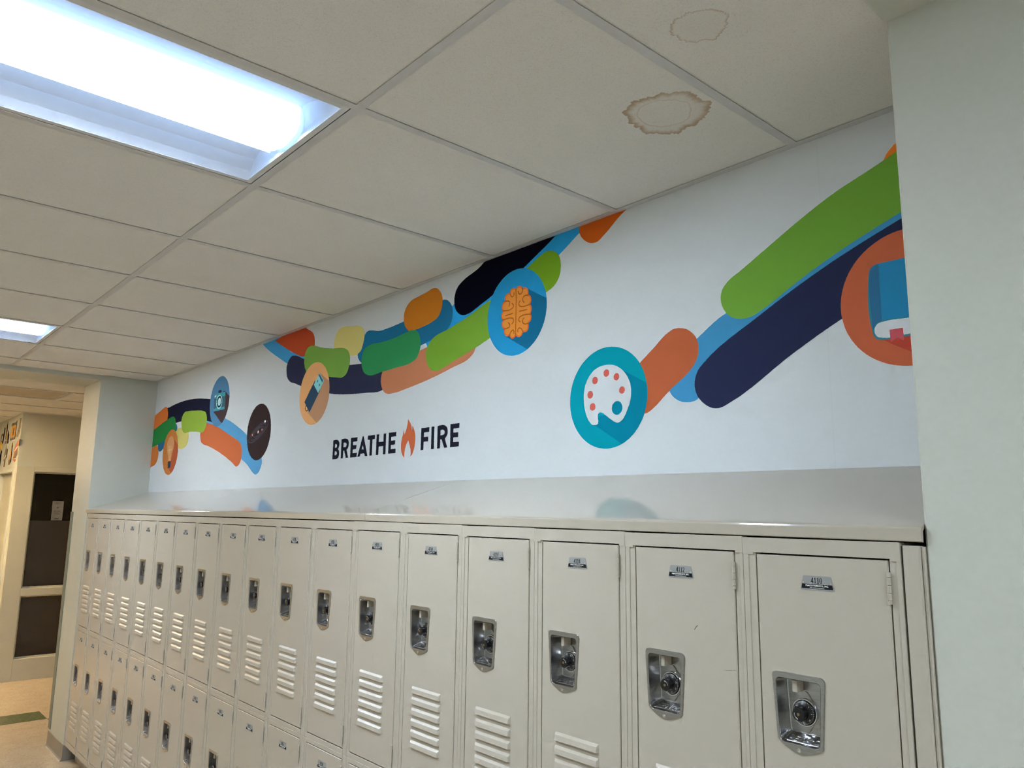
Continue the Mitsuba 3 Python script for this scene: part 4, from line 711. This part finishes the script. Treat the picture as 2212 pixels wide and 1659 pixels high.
        ('letter', 'p', '-1910.7,2006.5c -1867.9,2006.5 -1856.7,2002.4 -1846.4,1991.7 -1843.7,1979.7 -1847.4,1965.6 -1861.1,1952.7c -1844.2,1917.7c -1863.8,1916.9c -1881.9,1951.4c -1891.3,1951.4c -1892.5,1916.5c -1910.4,1916.8c', ['-1890.8,1988.4c -1871.5,1988.3 -1863.5,1982.5 -1863.2,1975.9 -1868.4,1969.6 -1879.4,1967.7 -1890.9,1967.9c'], (0.015, 0.016, 0.026)),
        ('letter', 'p', '-1826.0,2006.9c -1770.0,2006.9c -1770.3,1988.6c -1806.9,1988.1c -1807.1,1972.2c -1776.0,1972.0c -1776.9,1953.7c -1807.0,1953.8c -1807.1,1935.7c -1769.9,1935.3c -1770.6,1917.5c -1825.4,1917.3c', [], (0.015, 0.016, 0.026)),
        ('flame', 'p', '-2122.5,2051.7c -2110.6,2039.4 -2097.0,2020.2 -2091.1,1996.0c -2088.9,2008.4 -2086.7,2020.8c -2079.2,2009.1 -2068.3,1990.3 -2064.8,1970.7 -2066.0,1951.5 -2071.9,1927.1 -2082.7,1905.6 -2096.7,1893.9c -2093.2,1908.9 -2098.8,1928.5 -2107.3,1947.1 -2116.5,1963.6c -2127.3,1949.6 -2138.5,1929.3 -2142.3,1911.4 -2141.1,1891.8c -2154.3,1902.2 -2164.2,1918.1 -2168.8,1938.0 -2166.9,1960.5 -2160.6,1979.8 -2155.2,1993.5 -2151.4,2005.3c -2148.3,1995.9 -2147.6,1985.3c -2137.9,1999.4 -2129.1,2018.4 -2124.0,2036.3', [], (0.534, 0.128, 0.053)),
    ],
}
# ------------------------------------------------------------------ mural vinyl on the wall, outlines measured on the wall in millimetres
VIN = {}
def vinyl(c):
    k = "m_vinyl_" + "_".join(f"{int(round(v * 1000)):03d}" for v in c)
    if k not in scene: scene[k] = diffuse(c)
    return k
CLIP = sg.box(XL + .0008, 1.70, XR + .015, ZC - .0002)
def geom(it):
    part, kind, a, h, c = it
    if kind == "p":
        g = sg.Polygon(spline(parse(a)))
        if not g.is_valid: g = g.buffer(0)
        for q in h:
            hq = sg.Polygon(spline(parse(q))); g = g.difference(hq if hq.is_valid else hq.buffer(0))
    elif kind == "d":
        r = a[2] / 1000
        g = sg.Point(a[0] / 1000, a[1] / 1000).buffer(.1596 if part == "disc" else r, quad_segs=32 if part == "disc" else 10)
    elif kind == "s":
        g = sg.LineString(spline(parse(a), closed=False)).buffer(h / 2000, quad_segs=4)
    else:
        g = sg.Polygon(spline(parse(a))).buffer(0).buffer(-h / 1000)
    return g
INFO = {
    "R": ("mural_ribbon", "right mural ribbon of green, navy, blue and orange bands rising to the pier", "mural"),
    "M": ("mural_ribbon", "middle mural ribbon sagging like a garland of green, navy, yellow and orange bands", "mural"),
    "Lf": ("mural_ribbon", "left mural ribbon arching down from the mint wall in navy, green and orange", "mural"),
    "palette": ("mural_roundel", "teal mural roundel with a white painter's palette", "mural roundel"),
    "book": ("mural_roundel", "orange mural roundel with a blue book, cut by the right pier", "mural roundel"),
    "drive": ("mural_roundel", "tan mural roundel with a tilted flash drive", "mural roundel"),
    "brain": ("mural_roundel", "blue mural roundel with an orange brain", "mural roundel"),
    "bulb": ("mural_roundel", "small-looking orange mural roundel with a light bulb, nearest the mint wall", "mural roundel"),
    "camera": ("mural_roundel", "slate blue mural roundel with a photo camera", "mural roundel"),
    "orbit": ("mural_roundel", "dark brown mural roundel with planets on orbit lines", "mural roundel"),
    "slogan": ("slogan_lettering", "BREATHE FIRE lettering in near-black capitals around an orange flame", "lettering"),
}
GRP = {"mural_ribbon": "mural ribbons on the white wall", "mural_roundel": "round icons of the mural"}
LETTERS = "BREATHEFIRE"
above = None
ORDER = ["palette", "book", "drive", "brain", "bulb", "camera", "orbit", "slogan", "R", "M", "Lf"]
KEYS = {}
for g in ("R", "M", "Lf", "palette", "book", "drive", "brain", "bulb", "camera", "orbit", "slogan"):
    KEYS[g] = num(INFO[g][0]); tag(KEYS[g], INFO[g][1], INFO[g][2], GRP.get(INFO[g][0]))
covered = sg.Polygon()
built = []
for g in ORDER:
    disc = next((geom(i) for i in MURAL[g] if i[0] == "disc"), None)
    top = sg.Polygon(); items = []
    for it in reversed(MURAL[g]):
        q = geom(it)
        if disc is not None and it[0] in ("shade", "book_cover", "book_front", "book_spine", "book_pages"): q = q.intersection(disc)
        full = q
        q = q.difference(top).difference(covered).intersection(CLIP)
        top = top.union(full)
        items.append((it, q))
    covered = covered.union(top)
    built.append((g, items[::-1]))
PNUM = {}
for g, items in built:
    li = 0
    for it, q in items:
        base = KEYS[g] + "__" + it[0]; key = None
        for r in polys(q):
            if r.area < 4e-6: continue
            n_ = PNUM.get(base, 0); PNUM[base] = n_ + 1
            key = base if n_ == 0 else f"{base}_{n_:03d}"
            put(key, slab(r.simplify(.00008), D - .0003, .0006), vinyl(it[4]))
        if key is None: continue
        if it[0] == "letter": labels[key] = {"label": f"capital letter {LETTERS[li]}"}; li += 1
        if it[0] == "flame": labels[key] = {"label": "orange flame"}

# ------------------------------------------------------------------ printed cut-outs on the lobby wall (flat prints, 2 mm thick)
for k, c in {"m_c_black": (.012, .011, .012), "m_c_orange": (.55, .28, .07), "m_c_grey": (.20, .17, .12), "m_c_red": (.36, .13, .07), "m_c_tan": (.42, .27, .12), "m_c_yellow": (.62, .42, .09), "m_c_white": (.62, .60, .55), "m_c_brown": (.13, .085, .05), "m_c_pink": (.52, .27, .17)}.items(): scene[k] = diffuse(c)
def cut(label, *pieces):
    key = num("wall_cutout")
    for n_, (part, pts, mat, lift) in enumerate(pieces):
        q = pts if not isinstance(pts, list) else sg.Polygon(pts)
        base = key + "__" + part; m_ = PNUM.get(base, 0); PNUM[base] = m_ + 1
        put(base + (f"_{m_:03d}" if m_ else ""), slab(q.buffer(0), YP, .002 + lift), mat)
    tag(key, label, "wall cut-out", "printed cut-outs on the lobby wall")
E_ = lambda x, z, a, b, th=0: affinity.rotate(affinity.translate(affinity.scale(sg.Point(0, 0).buffer(1, quad_segs=10), a, b), x, z), th)
cut("grey-brown guitar cut-out, right end of the upper row on the lobby wall", ("body", unary_union([E_(-8.70, 2.425, .095, .035, 12), E_(-8.665, 2.465, .075, .03, 12)]), "m_c_grey", 0), ("neck", [(-8.70, 2.47), (-8.63, 2.48), (-8.60, 2.575), (-8.67, 2.572)], "m_c_grey", .0005), ("sound_hole", E_(-8.685, 2.445, .03, .012), "m_c_brown", .0008))
teeth = lambda x0, x1, z0, z1, n: unary_union([sg.box(x0 + (x1 - x0) * i / n, z0, x0 + (x1 - x0) * (i + .62) / n, z1) for i in range(n)])
cut("orange film-frame cut-out with black perforated edges, second from right in upper row", ("border", [(-9.135, 2.362), (-8.845, 2.356), (-8.835, 2.566), (-9.125, 2.556)], "m_c_white", 0), ("picture", [(-9.12, 2.40), (-8.86, 2.40), (-8.85, 2.52), (-9.115, 2.52)], "m_c_orange", .0006), ("figure", [(-9.02, 2.42), (-8.95, 2.42), (-8.93, 2.49), (-8.99, 2.50)], "m_c_brown", .001), ("perforated_edge", teeth(-9.12, -8.85, 2.522, 2.552, 4), "m_c_black", .0006), ("perforated_edge", teeth(-9.12, -8.86, 2.368, 2.398, 4), "m_c_black", .0006), ("side_band", [(-8.862, 2.372), (-8.84, 2.372), (-8.832, 2.562), (-8.852, 2.562)], "m_c_black", .001))
cut("tall dark tower cut-out with a striped base, third from the right in the upper row", ("tower", [(-9.43, 2.40), (-9.36, 2.40), (-9.38, 2.52), (-9.405, 2.60), (-9.43, 2.54)], "m_c_black", 0), ("body", [(-9.40, 2.40), (-9.34, 2.41), (-9.33, 2.48), (-9.39, 2.49)], "m_c_tan", .0006), ("base", [(-9.46, 2.345), (-9.30, 2.352), (-9.30, 2.395), (-9.45, 2.395)], "m_c_white", .0006), ("base_stripes", teeth(-9.45, -9.31, 2.352, 2.388, 6), "m_c_brown", .001), ("shade_band", [(-9.29, 2.35), (-9.23, 2.35), (-9.23, 2.44), (-9.33, 2.50)], "m_c_black", .0003))
cut("dark ring and yellow cut-out near the left edge of the upper row", ("ring", E_(-9.66, 2.43, .08, .055).difference(E_(-9.66, 2.43, .05, .035)), "m_c_brown", 0), ("yellow_disc", E_(-9.70, 2.345, .09, .05), "m_c_yellow", .0005), ("dark_bar", [(-9.60, 2.36), (-9.55, 2.38), (-9.52, 2.53), (-9.57, 2.55)], "m_c_black", .0008))
cut("black cut-out sliced by the left photo edge, upper row", ("panel", [(-10.1, 2.44), (-9.90, 2.45), (-9.90, 2.56), (-10.1, 2.55)], "m_c_black", 0))
cut("rust, white and black rocket-like cut-out, right end of the lower row", ("hull", [(-8.86, 2.22), (-8.76, 2.30), (-8.62, 2.352), (-8.60, 2.31), (-8.62, 2.27), (-8.74, 2.23), (-8.84, 2.20)], "m_c_red", 0), ("white_stripe", [(-8.86, 2.215), (-8.74, 2.262), (-8.62, 2.29), (-8.62, 2.274), (-8.74, 2.245), (-8.85, 2.203)], "m_c_white", .0006), ("engine", [(-8.83, 2.17), (-8.72, 2.235), (-8.62, 2.262), (-8.60, 2.20), (-8.70, 2.165)], "m_c_brown", .0004), ("flame_tip", [(-8.85, 2.165), (-8.74, 2.16), (-8.66, 2.155), (-8.70, 2.128), (-8.78, 2.145)], "m_c_red", .0008), ("dark_band", [(-8.575, 2.285), (-8.545, 2.285), (-8.54, 2.352), (-8.57, 2.352)], "m_c_black", 0))
cut("pencil cut-out with a black edge, second from the right in the lower row", ("shaft", [(-9.06, 2.16), (-8.96, 2.16), (-8.93, 2.30), (-8.975, 2.345), (-9.03, 2.26)], "m_c_tan", 0), ("black_edge", [(-8.955, 2.125), (-8.915, 2.14), (-8.93, 2.31), (-8.965, 2.345)], "m_c_black", .0006), ("tip", [(-9.06, 2.112), (-8.97, 2.112), (-8.96, 2.165), (-9.06, 2.165)], "m_c_brown", .0006))
cut("brown banded balloon cut-out, third from the right in the lower row", ("envelope", [(-9.40, 2.17), (-9.24, 2.18), (-9.22, 2.27), (-9.29, 2.30), (-9.32, 2.348), (-9.35, 2.29), (-9.39, 2.23)], "m_c_grey", 0), ("band", [(-9.40, 2.175), (-9.25, 2.215), (-9.25, 2.232), (-9.39, 2.195)], "m_c_white", .0006), ("dark_edge", [(-9.245, 2.19), (-9.215, 2.20), (-9.205, 2.28), (-9.24, 2.295)], "m_c_black", .0006), ("stem", [(-9.34, 2.10), (-9.28, 2.10), (-9.27, 2.18), (-9.34, 2.17)], "m_c_brown", .0006))
cut("black bar cut-out near the left edge of the lower row", ("bar", [(-9.66, 2.09), (-9.58, 2.10), (-9.57, 2.28), (-9.62, 2.30), (-9.66, 2.26)], "m_c_black", 0))
